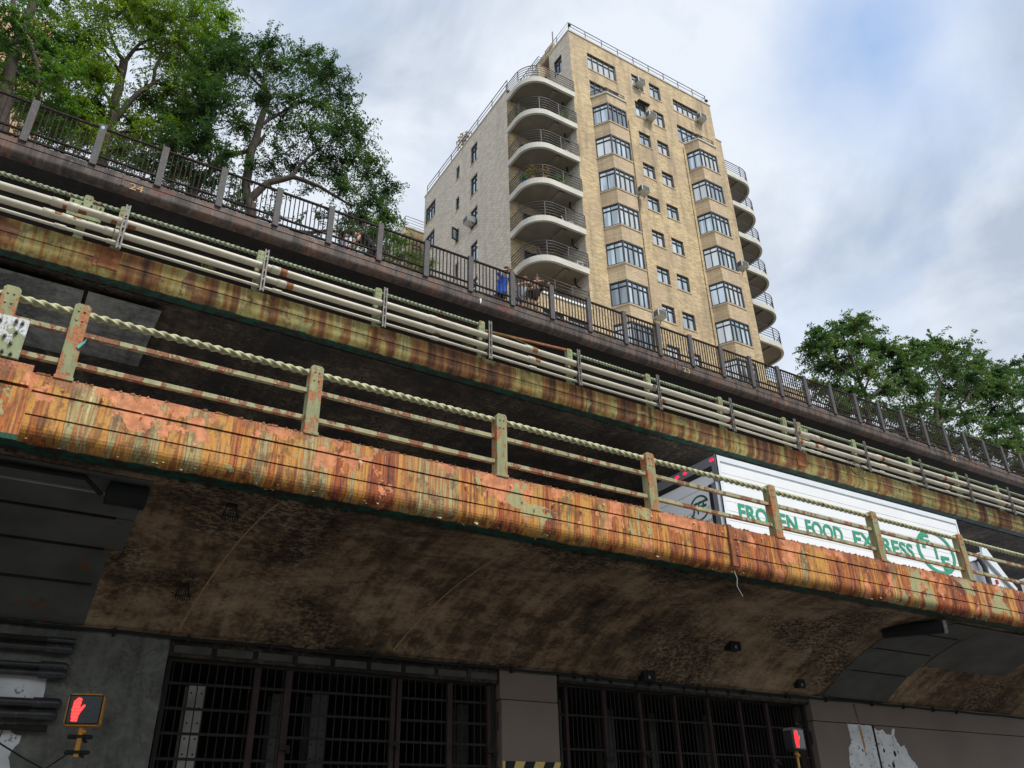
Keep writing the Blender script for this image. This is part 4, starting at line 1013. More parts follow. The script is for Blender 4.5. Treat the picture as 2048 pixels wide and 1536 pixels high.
# bays
for (xa, xb, xc, xd) in ((25.8, 26.42, 28.02, 28.65), (34.12, 34.60, 36.22, 36.82)):
    plan = [(xa, BY+.02), (xb, BY-.9), (xc, BY-.9), (xd, BY+.02)]
    plan_in = [(xa+.10, BY+.05), (xb+.05, BY-.80), (xc-.05, BY-.80), (xd-.10, BY+.05)]
    cap = MB().prism_z([(xa-.08, BY), (xb-.05, BY-.97), (xc+.05, BY-.97), (xd+.08, BY)], 43.30, 43.42); cap.build('bay_cap', M['stone'], bd)
    zt = 43.30
    for k in range(9):
        MB().prism_z(plan, HEAD-FH*k, zt).build('bay', M['brick_bay'], bd)
        zt = HEAD-FH*k-1.66
    MB().prism_z(plan, Z0, zt).build('bay', M['brick_bay'], bd)
    for k in range(9):
        z1 = HEAD-FH*k; z0 = z1-1.66
        MB().prism_z([(xa-.03, BY), (xb-.02, BY-.94), (xc+.02, BY-.94), (xd+.03, BY)], z0-.10, z0-.002).build('bay_sill', M['brick_bay'], bd)
        for (p, q, nm, n) in ((plan[0], plan[1], None, 2), (plan[1], plan[2], None, 4), (plan[2], plan[3], None, 2)):
            d = (Vector(q)-Vector(p)).normalized(); nn = (d.y, -d.x)
            pp = (p[0]-nn[0]*.05, p[1]-nn[1]*.05); qq = (q[0]-nn[0]*.05, q[1]-nn[1]*.05)
            glazed(pp, qq, z0, z1, nn, n, bd, .24, fw_=.085)
    r_ = [(xa, BY-.02), (xb+.02, BY-.86), (xc-.02, BY-.86), (xd, BY-.02)]
    rail_on(r_, 43.42, bd, .48, 2, 1.2, 'bay_railing')
# thin rain pipes on the face
for x in (28.95, 37.0, 33.9):
    MB().tube([(x, BY-.05, Z0), (x, BY-.05, 43.0)], .03, 6).build('rain_pipe', M['brick'], bd)
# awning over one window
MB().box(30.0, 31.0, BY-.25, BY, 45.35, 45.45).build('awning', M['black'], bd)
# air conditioners
def ac(loc, ax, label, yaw=0.0):
    r = empty('air_conditioner', loc, label, 'air conditioner', 'window air conditioners')
    x, y, z = loc
    MB().box(x-.33, x+.33, y-.30, y+.30, z-.22, z+.22).build('housing', M['ac'], r, bevel=.015)
    mb = MB()
    for k in range(9): mb.box(x-.28, x+.28, y-.312, y-.301, z-.19+k*.043, z-.165+k*.043)
    for k in range(9): mb.box(x-.342, x-.331, y-.24, y+.10, z-.19+k*.043, z-.165+k*.043)
    mb.build('grille', M['ac_dark'], r)
    mb = MB().bar((x-.2, y+.1, z-.22), (x-.2, y+.3, z-.5), .03, .03).bar((x+.2, y+.1, z-.22), (x+.2, y+.3, z-.5), .03, .03); mb.build('brace', M['galv'], r)
    r.rotation_euler[2] = yaw; return r
ac((30.25, BY-.25, 47.15), 0, 'air conditioner in the topmost window of the left small-window column')
ac((30.85, BY-.25, 44.15), 0, 'air conditioner below the dark awning, second floor from the roof')
ac((36.1, BY-.25, 46.8), 0, 'air conditioner at the right end of the topmost right-hand wide window')
ac((28.95, BY-.55, 36.2), 0, 'air conditioner sticking out beside the left bay, fourth bay from the top')
ac((37.1, BY-.55, 33.3), 0, 'air conditioner sticking out beside the right bay, near the right balconies')
ac((28.95, BY-.55, 26.65), 0, 'lowest air conditioner, beside the left bay just above the promenade fence')
ac((XS-.25, 37.0, 35.6), 0, 'air conditioner on the long grey side wall of the apartment block', R(-90))

# things on the balconies
def pot_plant(c, h, r, leaf, label, seed, flowers=None, pot='terracotta'):
    rt_ = empty('potted_plant', c, label, 'potted plant', 'potted plants on balconies'); rg = random.Random(seed)
    MB().tube([c, (c[0], c[1], c[2]+.28)], [.11, .16], 10).build('pot', M[pot], rt_)
    mb = MB(); fl = MB()
    for _ in range(170):
        a = rg.uniform(0, 6.28); rr = r*math.sqrt(rg.random()); z = c[2]+.28+h*rg.random(); p = Vector((c[0]+rr*math.cos(a), c[1]+rr*math.sin(a), z))
        d = Vector((rg.uniform(-1, 1), rg.uniform(-1, 1), rg.uniform(0, 1))).normalized()*.13; e = d.cross(Vector((rg.uniform(-1, 1), rg.uniform(-1, 1), .3))).normalized()*.035
        mb.add([p, p+d*.5+e, p+d, p+d*.5-e], [(0, 1, 2, 3)])
        if flowers and rg.random() < .25: fl.ball(p+Vector((0, 0, .05)), .035, 5)
    mb.build('foliage', M[leaf], rt_)
    if flowers: tag(fl.build('flowers', M[flowers], rt_), kind='stuff')
    return rt_
zf = lambda k: 42.52-FH*k+.45
pot_plant((21.15, 30.6, zf(3)), .7, .32, 'green_plant', 'leafy pot at the curved end of the fourth balcony from the top', 1, 'red')
pot_plant((21.75, 30.2, zf(3)), .55, .35, 'green_plant', 'red-flowered pot by the curved railing of the fourth balcony from the top', 2, 'red')
pot_plant((22.9, 30.2, zf(3)), .75, .30, 'green_plant', 'tall green pot near the middle of the fourth balcony from the top', 3)
pot_plant((23.7, 30.3, zf(1)), .8, .28, 'green_plant', 'spiky green pot near the right end of the second balcony from the top', 4)
pot_plant((21.0, 31.6, zf(1)), .6, .25, 'green_plant', 'small pot at the far left of the second balcony from the top', 5)
pot_plant((20.95, 31.2, zf(3)), .5, .22, 'green_plant', 'blue pot at the far left of the fourth balcony from the top', 6, None, 'blue_cloth')
def bchair(c, m, label, yaw=0.0):
    r = empty('balcony_chair', c, label, 'chair', 'chairs on balconies'); x, y, z = c
    MB().box(x-.28, x+.28, y-.28, y+.28, z+.40, z+.45).build('seat', M[m], r); MB().obox((x, y+.30, z+.72), (.27, 0, 0), (0, .02, .01), (0, .06, .30)).build('backrest', M[m], r)
    for sx in (-1, 1):
        for sy in (-1, 1): MB().box(x+sx*.25-.02, x+sx*.25+.02, y+sy*.25-.02, y+sy*.25+.02, z, z+.40).build('leg', M[m], r)
    r.rotation_euler[2] = yaw; return r
for k, (x, y, m_, lab) in enumerate(((23.6, 30.6, 'white', 'white chair on the second balcony from the top'), (23.7, 30.5, 'white', 'white chair on the third balcony from the top'), (23.6, 30.5, 'white', 'white chair on the fifth balcony from the top'),
                                 (21.9, 30.8, 'rail', 'dark chair on the sixth balcony from the top'), (22.9, 30.6, 'black', 'black chair on the topmost left balcony'))):
    bchair((x, y, zf((1, 2, 4, 5, 0)[k])), m_, lab, R(20*k))
r = empty('condenser', (24.0, 30.4, zf(5)+.3), 'small white outdoor unit at the right end of the sixth balcony from the top', 'outdoor unit')
MB().box(23.75, 24.2, 30.2, 30.6, zf(5), zf(5)+.55).build('housing', M['ac'], r, bevel=.02); MB().tube([(23.97, 30.2, zf(5)+.28), (23.97, 30.19, zf(5)+.28)], .17, 14).build('fan_grille', M['ac_dark'], r)
r = empty('flood_light', (XL+.15, BY+.1, 49.9), 'dark flood light on the roof railing at the left corner of the block', 'flood light')
MB().ball((XL+.12, BY, 49.80), .13, 8, (1, .8, .9)).build('lamp_head', M['black'], r); MB().bar((XL+.12, BY+.1, 49.3), (XL+.12, BY+.1, 49.8), .05, .05).build('bracket', M['black'], r)
r = empty('flood_light', (37.5, BY+.1, 49.9), 'dark flood light at the right end of the roof railing', 'flood light')
MB().ball((37.4, BY, 49.60), .13, 8, (1, .8, .9)).build('lamp_head', M['black'], r); MB().bar((37.4, BY+.1, 49.3), (37.4, BY+.1, 49.8), .05, .05).build('bracket', M['black'], r)
r = empty('roof_shrub', (XS+.8, 39.2, 43.5), 'reddish shrub on the roof terrace above the grey side wall', 'shrub'); mb = MB(); rg = random.Random(9)
for _ in range(420):
    d = Vector((rg.gauss(0, 1), rg.gauss(0, 1), rg.gauss(0, 1))).normalized()*rg.random()**.4; p = Vector((XS+.6, 39.2, 44.95))+Vector((d.x*.7, d.y*.9, d.z*.95))
    a = Vector((rg.uniform(-1, 1), rg.uniform(-1, 1), rg.uniform(-1, 1))).normalized()*.08; b = a.cross(Vector((rg.uniform(-1, 1), .3, 1))).normalized()*.05; mb.add([p-a, p+b, p+a, p-b], [(0, 1, 2, 3)])
mb.build('crown', M['purple'], r); MB().tube([(XS+.6, 39.2, 43.5), (XS+.6, 39.2, 44.6)], .05, 6).build('stem', M['bark'], r)

# lower wing further back, and the tower behind the left trees
rw = empty('rear_wing', (18, 52, 15), 'paler rear wing with a roof railing, beyond the far left corner of the apartment block', 'building')
MB().box(19.75, 24, 46.0, 60, 14, 41.3).build('wall', M['brick'], rw); MB().box(19.70, 19.747, 46.0, 60, 14, 41.3).build('side_wall', M['brick_gray'], rw)
MB().box(19.68, 24, 45.93, 60, 41.3, 41.42).build('coping', M['stone'], rw)
rail_on([(19.85, 59), (19.85, 46.1), (21.5, 46.1)], 41.42, rw, 1.1, 4, 1.8, 'roof_railing')
for k in range(6): glazed((20.4, 45.98), (21.2, 45.98), 38.6-FH*k, 39.9-FH*k, (0, -1), 2, rw, .27)
tw = empty('brick_tower', (-16, 66, 15), 'orange brick apartment tower mostly hidden behind the leftmost trees', 'building')
MB().box(-26, -7.6, 60, 75, 14, 62).build('wall', brick_mat('orange_brick', (.55, .33, .17), (.62, .40, .22), (.4, .3, .2), (.45, .28, .17)), tw)
for k in range(12):
    for x in (-12.0, -9.6): glazed((x, 59.96), (x+1.4, 59.96), 22+3*k, 23.6+3*k, (0, -1), 2, tw, .27)

# ------------------------------------------------------------------ trees behind the promenade fence
def at(u, v, Y):
    d = cxv*((u-1024)/F_PX) - cyv*((v-768)/F_PX) + fw
    return d*(Y/d.y)
def leaf_mesh(name, P, A, B, m, parent):
    n = len(P); v = np.empty((n, 4, 3), np.float32); v[:, 0] = P-A; v[:, 1] = P+B; v[:, 2] = P+A; v[:, 3] = P-B
    v -= np.array(parent.location, np.float32)
    me = bpy.data.meshes.new(name); me.vertices.add(4*n); me.vertices.foreach_set('co', v.ravel())
    me.loops.add(4*n); me.loops.foreach_set('vertex_index', np.arange(4*n, dtype=np.int32)); me.polygons.add(n)
    me.polygons.foreach_set('loop_start', np.arange(0, 4*n, 4, dtype=np.int32)); me.polygons.foreach_set('loop_total', np.full(n, 4, np.int32))
    me.update(); me.validate(); return link_mesh(name, me, m, parent)
def make_tree(name, label, Y, limbs, clumps, leafm, seed, dens=1.0, lsize=.066, droop=.25, flat=.75, base_z=15.0, cat='tree', group='trees behind the promenade fence', ypl=1.6):
    rg = np.random.default_rng(seed); pr = random.Random(seed)
    paths = []
    for pts, r0, r1 in limbs:
        w_ = [at(u, v, Y+dy) for u, v, dy in pts]; paths.append((w_, r0, r1))
    b = paths[0][0][0]; base = Vector((b.x+pr.uniform(-.2, .2), b.y, base_z))
    root = empty(name, base, label, cat, group)
    br = MB(); nodes = []
    for i, (w_, r0, r1) in enumerate(paths):
        if i == 0: w_ = [base]+w_
        fine = []
        for a, c in zip(w_, w_[1:]):
            k = max(2, int((c-a).length/.5))
            for j in range(k): fine.append(a.lerp(c, j/k)+Vector((pr.uniform(-.05, .05), pr.uniform(-.05, .05), 0)))
        fine.append(w_[-1]); n = len(fine)
        rad = [r0+(r1-r0)*j/(n-1) for j in range(n)]
        br.tube(fine, rad, 8); nodes += [(p, r) for p, r in zip(fine, rad)][n//4:]
    Ps, As, Bs = [], [], []
    for cl in clumps:
        u, v, rp = cl[:3]; yy = Y+(cl[3] if len(cl) > 3 else pr.uniform(-ypl, ypl)); de = cl[4] if len(cl) > 4 else 1.0
        c = at(u, v, yy); r = rp*1.12*c.length/F_PX
        # bough from the nearest limb
        q, qr = min(nodes, key=lambda n: (n[0]-c).length+max(0, n[0].z-c.z)*1.5)
        mid = q.lerp(c, .5)+Vector((pr.uniform(-.25, .25), pr.uniform(-.25, .25), pr.uniform(-.1, .35)))
        pts = [(q*(1-t)*(1-t)+mid*2*t*(1-t)+c*t*t) for t in [i/7 for i in range(8)]]
        pts = [p+Vector((pr.uniform(-.04, .04), pr.uniform(-.04, .04), pr.uniform(-.04, .04))) for p in pts]; pts[0] = q
        r0 = min(qr*.75, .03+.022*(c-q).length); br.tube(pts, [r0+(.014-r0)*i/7 for i in range(8)], 5); nodes += [(p, r0+(.014-r0)*i/7) for i, p in enumerate(pts)][3:6]
        ntw = int(40*de*dens)
        for t_ in range(ntw):
            d = rg.normal(size=3); d[2] = d[2]*flat+.25; d /= np.linalg.norm(d); L = r*rg.uniform(.75, 1.35)
            m = int(max(6, L/.05)); tt = np.linspace(.15, 1, m)
            st = np.array(pts[-1 if t_ % 3 else 5]); off_ = rg.normal(size=3)*r*.25
            tw = st+off_*tt[:, None]+d*L*tt[:, None]; tw[:, 2] -= droop*L*tt**2
            if t_ % 3 == 0:
                br.tube([Vector(tw[0]*.0+st), Vector(tw[m//2]), Vector(tw[-1])], [.014, .009, .005], 4, caps=False)
            for sgn in (-1, 1):
                sd_ = np.cross(d, rg.normal(size=3)*.35+np.array([0, 0, 1.])); sd_ /= np.linalg.norm(sd_)+1e-6
                k = rg.random(m) < .9; p = tw[k]; n = len(p)
                a = (sd_*sgn+rg.normal(size=(n, 3))*.45+np.array([0, 0, -.35])); a /= np.linalg.norm(a, axis=1)[:, None]
                s_ = lsize*rg.uniform(.7, 1.3, (n, 1)); nn = rg.normal(size=(n, 3))*.6+np.array([0, 0, 1.]); bb = np.cross(a, nn); bb /= np.linalg.norm(bb, axis=1)[:, None]+1e-6
                Ps.append(p+a*s_*1.1); As.append(a*s_); Bs.append(bb*s_*.36)
    br.build('trunk', M['bark'], root)
    leaf_mesh('crown', np.concatenate(Ps), np.concatenate(As), np.concatenate(Bs), M[leafm], root)
    return root
make_tree('tree', 'leftmost tree with a leaning forked trunk at the left edge of the photo', 24.8,
          [([(-8, 330, 0), (5, 230, 0), (22, 130, 0), (45, 60, 0), (75, -20, .2)], .30, .14), ([(40, 75, 0), (25, 20, 0), (28, -50, 0)], .12, .05), ([(22, 140, 0), (60, 160, 0), (90, 185, .3)], .09, .03),
           ([(45, 65, 0), (60, 90, -.2), (75, 125, -.4), (78, 200, -.4)], .09, .05)],
          [(15, 30, 45), (-25, 80, 50), (-30, 160, 45), (10, 95, 26, 1), (100, 105, 30), (150, 140, 34), (30, 170, 34, 1.2), (90, 150, 32), (140, 240, 30), (70, -20, 45), (130, -30, 45), (100, 40, 34, 1, .7), (125, 85, 36), (75, 80, 26, 1, .5), (120, 150, 40), (70, 160, 28), (90, 215, 34, 1.2, .7), (40, 215, 28, 1.5, .5), (150, 205, 36), (-10, 215, 30), (60, 260, 26, 1.4, .5)],
          'leaf_mid', 1, 1.1)
make_tree('tree', 'yellow-green tree with a slim forked trunk behind the second fence post', 26.3,
          [([(200, 330, 0), (215, 270, 0), (232, 200, 0), (240, 150, 0), (248, 122, 0)], .24, .15), ([(248, 122, 0), (230, 95, 0), (218, 60, 0)], .09, .04), ([(248, 122, 0), (275, 88, 0), (320, 70, 0)], .09, .04), ([(250, 120, 0), (268, 100, .2), (300, 95, .3), (330, 80, .3)], .07, .03),
           ([(220, 250, 0), (262, 200, -.3), (305, 165, -.5), (318, 120, -.6)], .13, .05)],
          [(200, 20, 46), (260, 10, 50), (330, 20, 50), (400, 30, 46), (170, 60, 44), (300, 55, 44), (360, 75, 46), (425, 70, 36), (435, 110, 28), (395, 125, 40), (340, 130, 42), (170, 130, 40), (200, 165, 34), (290, 30, 46), (220, -40, 50), (330, -50, 50), (420, -20, 40), (445, 30, 26),
           (290, 200, 34), (345, 180, 40), (395, 165, 34), (150, 100, 30), (185, 205, 34), (270, 245, 34), (330, 225, 34), (140, 200, 34), (180, 250, 34), (205, 140, 26), (380, 210, 34), (400, 130, 36), (360, 260, 30), (170, 260, 30), (250, 300, 28, 0, .7), (300, 285, 28, 0, .7)],
          'leaf_bright', 2, 1.2)
make_tree('tree', 'dark green tree spreading wide with low arching limbs left of the crouching couple', 25.2,
          [([(508, 470, 0), (502, 420, 0), (492, 370, 0), (498, 310, 0), (520, 250, 0), (540, 190, 0)], .30, .10), ([(500, 400, 0), (535, 365, -.2), (585, 352, -.4), (640, 372, -.5), (700, 410, -.6)], .16, .04), ([(585, 352, -.4), (605, 325, -.4), (650, 290, -.5)], .08, .03),
           ([(380, 395, .4), (400, 365, .4), (440, 318, .3), (500, 300, .2), (530, 270, 0)], .15, .06), ([(340, 310, .6), (352, 285, .6), (385, 255, .5), (410, 230, .4)], .09, .04), ([(350, 300, .6), (330, 260, .7), (318, 220, .8)], .07, .03), ([(520, 250, 0), (580, 215, .2), (640, 190, .3)], .08, .03)],
          [(462, 78, 22), (448, 112, 30), (470, 105, 36), (535, 95, 34), (500, 140, 42), (570, 135, 40), (620, 140, 34), (655, 160, 30), (690, 190, 32), (440, 150, 36), (450, 205, 40), (520, 195, 42), (590, 195, 42), (645, 215, 40), (700, 235, 34), (480, 250, 40), (550, 245, 42), (615, 260, 42), (675, 275, 40), (720, 275, 32),
           (410, 210, 36), (420, 265, 34), (650, 315, 36), (700, 325, 38), (745, 320, 28), (735, 360, 34), (770, 360, 20, 0, .6), (795, 375, 16, 0, .5), (690, 370, 30), (755, 405, 30), (720, 410, 24, 0, .5), (380, 290, 30), (360, 240, 32), (330, 290, 28), (350, 340, 24, 0, .6), (300, 330, 24, 0, .6), (430, 360, 24, 0, .5), (395, 350, 24), (360, 320, 24), (470, 370, 24, 0, .4), (540, 330, 26, 0, .6), (460, 310, 28), (500, 335, 26, 0, .7), (580, 330, 26, 0, .5), (620, 350, 24, 0, .5), (670, 360, 24), (720, 440, 22), (745, 470, 20), (700, 445, 18, 0, .6), (425, 180, 34), (400, 170, 34), (420, 135, 32), (380, 220, 34), (350, 265, 32), (410, 300, 30), (410, 240, 34), (605, 110, 28), (660, 130, 26),
           (560, 300, 30, 0, .5), (440, 330, 24, 0, .4), (620, 385, 24, 0, .25), (560, 395, 22, 0, .25), (470, 400, 24, 0, .35), (640, 430, 20, 0, .4), (780, 440, 24), (770, 390, 20), (545, 80, 14, 0, .6), (700, 155, 12, 0, .5), (640, 100, 10, 0, .5)],
          'leaf_dark', 3, 1.05)
make_tree('shrub', 'loose green shrub behind the fence just left of the pale rear wing', 27.5,
          [([(760, 560, 0), (765, 510, 0), (775, 470, 0)], .10, .04)],
          [(740, 440, 26), (770, 465, 28), (800, 485, 24), (760, 500, 28), (800, 520, 24, 0, .7), (830, 510, 18, 0, .6), (730, 480, 24), (845, 535, 16, 0, .5), (700, 460, 22), (860, 520, 12, 0, .5)], 'leaf_mid', 5, .9, cat='shrub', group=None)
make_tree('shrub', 'thin undergrowth seen through the left bays of the promenade fence', 28.5,
          [([(300, 400, 0), (305, 340, 0)], .10, .04)],
          [(30, 215, 28), (60, 245, 28), (100, 225, 30), (110, 265, 26), (150, 240, 30), (160, 290, 26), (210, 260, 30), (250, 270, 30), (270, 320, 26), (330, 310, 28), (370, 340, 28), (420, 370, 24, 0, .7), (380, 380, 24, 0, .7), (500, 420, 20, 0, .5), (80, 240, 26), (130, 260, 26, 0, .8), (190, 285, 26, 0, .8), (240, 300, 28), (290, 330, 30, 0, .8), (340, 350, 26, 0, .6), (400, 400, 24, 0, .5), (450, 420, 24, 0, .5), (60, 200, 22, 0, .7), (600, 440, 18, 0, .4), (540, 430, 18, 0, .4), (680, 470, 20, 0, .5)], 'leaf_dark', 6, .8, cat='shrub', group=None)
make_tree('tree', 'dark round tree nearest the right balconies', 28,
          [([(1740, 870, 0), (1735, 800, 0), (1715, 750, 0), (1700, 710, 0)], .30, .10), ([(1735, 800, 0), (1770, 770, 0), (1800, 745, 0)], .14, .05), ([(1715, 760, 0), (1680, 735, 0), (1650, 700, 0)], .12, .05)],
          [(1640, 670, 26), (1680, 655, 26), (1715, 645, 26), (1740, 668, 24), (1625, 700, 24), (1670, 695, 30), (1715, 690, 30), (1760, 695, 26), (1640, 735, 28), (1690, 735, 30), (1740, 735, 32), (1790, 700, 24), (1800, 735, 28), (1625, 770, 22), (1660, 780, 28), (1710, 785, 30), (1770, 785, 32), (1820, 760, 26), (1740, 825, 28), (1690, 820, 22), (1790, 830, 26), (1615, 690, 12, 0, .6), (1725, 632, 12, 0, .6)],
          'leaf_right', 7, .95, lsize=.115, droop=.45, flat=.5, ypl=2.5)
make_tree('tree', 'broad tree with yellowish top right of the dark round tree', 29,
          [([(1885, 940, 0), (1880, 880, 0), (1870, 820, 0), (1880, 760, 0)], .30, .10), ([(1875, 850, 0), (1920, 810, 0), (1950, 780, 0)], .13, .05), ([(1878, 880, 0), (1840, 850, 0), (1810, 830, 0)], .12, .05)],
          [(1830, 690, 26), (1870, 685, 28), (1905, 690, 28), (1935, 705, 26), (1960, 725, 20), (1820, 725, 28), (1865, 730, 30), (1910, 735, 32), (1950, 750, 28), (1840, 775, 30), (1890, 780, 32), (1940, 790, 32), (1980, 790, 26), (1830, 820, 30), (1880, 830, 32), (1930, 840, 32), (1975, 830, 28), (1860, 870, 28), (1910, 880, 30), (1960, 885, 30), (2000, 850, 26), (1990, 910, 26), (1810, 860, 24), (2010, 890, 24)],
          'leaf_right', 8, .95, lsize=.12, droop=.45, flat=.5, ypl=2.5)
make_tree('tree', 'tree at the far right edge behind the fence', 31,
          [([(2050, 980, 0), (2045, 900, 0), (2030, 820, 0)], .30, .08)],
          [(1990, 745, 24), (2020, 735, 26), (2055, 740, 28), (1995, 780, 24), (2030, 785, 30), (2065, 790, 30), (2020, 830, 28), (2060, 840, 30), (2030, 880, 30), (2070, 890, 30), (2045, 930, 28), (2090, 760, 30), (1970, 770, 18)],
          'leaf_right', 9, .95, lsize=.125, droop=.45, flat=.5, ypl=2.5)

# ------------------------------------------------------------------ truck on the lowest deck
tx0, tx1, ty0, ty1, tz0, tz1 = 14.12, 23.98, 13.10, 15.62, 4.98, 8.18
DZ = 4.06
tk = empty('delivery_truck', (14.1, 13.1, DZ), 'white refrigerated trailer truck with green lettering driving on the lowest deck', 'truck'); tk.rotation_euler[1] = SL*.5
MB().box(tx0+.06, tx1, ty0+.03, ty1-.03, tz0, tz1-.02).build('trailer_box', M['white'], tk, bevel=.015)
mb = MB(); n = 12
for k in range(n):
    z = tz0+.1+(tz1-tz0-.30)*k/n; h = (tz1-tz0-.30)/n
    mb.prism_x([(ty0+.03, z+.002), (ty0+.018, z+.006), (ty0+.018, z+h-.012), (ty0+.03, z+h-.008)], tx0+.16, tx1-.06)
mb.build('side_planks', M['white'], tk)
MB().box(tx0, tx0+.14, ty0, ty0+.10, tz0, tz1).box(tx1-.06, tx1, ty0, ty0+.08, tz0, tz1).box(tx0+.14, tx1-.06, ty0, ty0+.06, tz1-.14, tz1).build('corner_trim', M['white_cab'], tk)
mb = MB(); mb.box(tx0-.005, tx0+.05, ty0, ty0+.16, tz0, tz1-.25).box(tx0-.005, tx0+.05, ty1-.16, ty1, tz0, tz1-.25).box(tx0-.01, tx0+.05, ty0, ty1, tz1-.25, tz1); mb.build('rear_frame', M['chrome'], tk)
MB().box(tx0-.02, tx0+.04, ty0+.16, ty1-.16, tz1-.36, tz1-.25).box(tx0-.02, tx0+.3, ty0+.02, ty1-.02, tz1, tz1+.02).build('rear_seal', M['black'], tk)
dr = MB()
zz = tz0
while zz < tz1-.40:
    z2 = min(zz+.50, tz1-.37); dr.box(tx0+.015, tx0+.05, ty0+.17, ty1-.17, zz+.008, z2-.008); zz = z2
dr.build('roll_door', M['white'], tk)
MB().box(tx0-.09, tx0+.02, ty0+.17, ty0+.29, tz0, 7.45).build('bumper_strip', M['black'], tk); MB().box(tx0-.10, tx0-.01, ty0+.02, ty0+.165, tz0, 7.45).build('bumper_strip', M['chrome'], tk)
for y in (ty0+.12, ty0+1.08, ty0+1.38, ty1-.12):
    MB().box(tx0-.03, tx0-.011, y-.06, y+.06, tz1-.14, tz1-.08).build('marker_lamp', M['tail'], tk)
# writing on the side
side = lambda x, z: (lambda u, v, w_: (x+u, ty0+.004-w_, z+v))
z_b = 6.60
for s_, xa, xb in (('FROZEN', 14.66, 16.70), ('FOOD', 17.02, 18.42), ('EXPRESS', 18.86, 21.40)):
    put_text(s_, .5, side(xa, z_b), M['green'], tk, fit=(xb-xa, .42), bold=.010)
def ring(cx, cz, ra, rb, w_, fn, m, name='emblem_ring', a0=0, a1=360):
    mb = MB(); n = 48; vs = []
    for i in range(n+1):
        t = R(a0+(a1-a0)*i/n)
        for k in (0, 1):
            vs.append(fn(cx+(ra-k*w_)*math.cos(t), cz+(rb-k*w_*.75)*math.sin(t), .0)); 
    for i in range(n+1):
        t = R(a0+(a1-a0)*i/n)
        for k in (0, 1): vs.append(fn(cx+(ra-k*w_)*math.cos(t), cz+(rb-k*w_*.75)*math.sin(t), .006))
    o = 2*(n+1); fs = []
    for i in range(n): b = 2*i; fs += [(o+b, o+b+2, o+b+3, o+b+1), (b, b+2, o+b+2, o+b), (b+1, o+b+1, o+b+3, b+3)]
    return mb.add(vs, fs).build(name, m, tk)
sfn = lambda u, v, w_: (u, ty0+.006-w_, v)
ring(22.50, 6.96, .88, .64, .12, sfn, M['green'])
for s_, x, z in (('F', 21.90, 7.02), ('T', 22.28, 6.76), ('E', 22.66, 6.46)):
    put_text(s_, .5, side(x, z), M['green'], tk, fit=(.40, .42), bold=.012)
rear = lambda y, z: (lambda u, v, w_: (tx0+.012-w_, y-u, z+v))
rfn = lambda u, v, w_: (tx0+.011-w_, u, v)
ring(13.86, 7.04, .34, .32, .055, rfn, M['dkgreen'], a0=20, a1=160); ring(13.86, 7.04, .34, .32, .055, rfn, M['dkgreen'], a0=200, a1=340)
put_text('FFE', .4, rear(14.12, 6.90), M['dkgreen'], tk, fit=(.54, .30), bold=.012, shear=.3)
ring(14.84, 6.60, .40, .40, .07, rfn, M['dkgreen'])
put_text('www.ffeinc.c', .1, rear(14.22, 6.60), M['dkgreen'], tk, fit=(.74, .10))
put_text('718D', .2, rear(14.10, 6.32), M['dkgreen'], tk, fit=(.62, .22), bold=.006)
# chassis, wheels, tractor
def wheel(x, y, r=.5):
    o = MB().tube([(x, y, DZ+r), (x, y+.28, DZ+r)], r, 20).build('wheel', M['rubber'], tk); MB().tube([(x, y-.01, DZ+r), (x, y+.05, DZ+r)], r*.55, 16).build('rim', M['chrome'], o)
for x in (15.4, 16.6, 24.4, 25.3, 28.2):
    for y in (ty0+.05, ty1-.35): wheel(x, y)
MB().box(14.3, 25.6, 13.8, 14.9, 4.75, 4.97).box(24.0, 28.6, 13.8, 14.9, 4.6, 4.85).build('chassis', M['black'], tk)
cab = MB()
cabp = [(25.55, 4.75), (25.20, 7.00), (25.15, 7.30), (25.35, 7.42), (25.62, 7.55), (26.05, 7.10), (26.55, 6.72), (26.95, 6.30), (28.5, 6.05), (28.85, 5.6), (28.9, 4.7)]
cab.prism_y(cabp, ty0+.25, ty1-.25); cab.build('cab', M['white_cab'], tk, bevel=.05)
MB().prism_y([(24.45, 5.2), (24.45, 7.05), (24.62, 7.16), (25.15, 7.30), (25.2, 7.0), (25.3, 5.2)], ty0+.24, ty0+.30).build('side_fairing', M['chrome'], tk)
MB().prism_y([(24.38, 6.98), (24.42, 7.12), (24.9, 7.27), (25.2, 7.32), (25.24, 7.2), (24.7, 7.08)], ty0+.19, ty0+.34).build('fairing_edge', M['white_cab'], tk, bevel=.01)
MB().prism_y([(25.20, 7.30), (25.28, 7.62), (25.42, 7.68), (25.62, 7.45), (26.15, 6.85), (26.6, 6.45), (26.5, 6.35), (25.6, 7.0)], ty0+.16, ty0+.24).build('roof_fin', M['white_cab'], tk, bevel=.01)
MB().tube([(24.98, ty0+.10, 5.0), (24.98, ty0+.10, 6.9), (24.93, ty0+.14, 7.1), (24.85, ty0+.2, 7.16)], .075, 12).build('exhaust_stack', M['blackpipe'], tk)
MB().box(26.05, 26.55, ty0+.23, ty0+.249, 6.1, 6.62).build('side_window', M['glass_dark'], tk)
MB().box(26.75, 26.85, ty0-.1, ty0+.12, 6.15, 6.75).build('mirror', M['white_cab'], tk, bevel=.02)
MB().box(25.62, 25.70, ty0+.2, ty0+.249, 6.50, 6.62).build('decal', M['red'], tk)

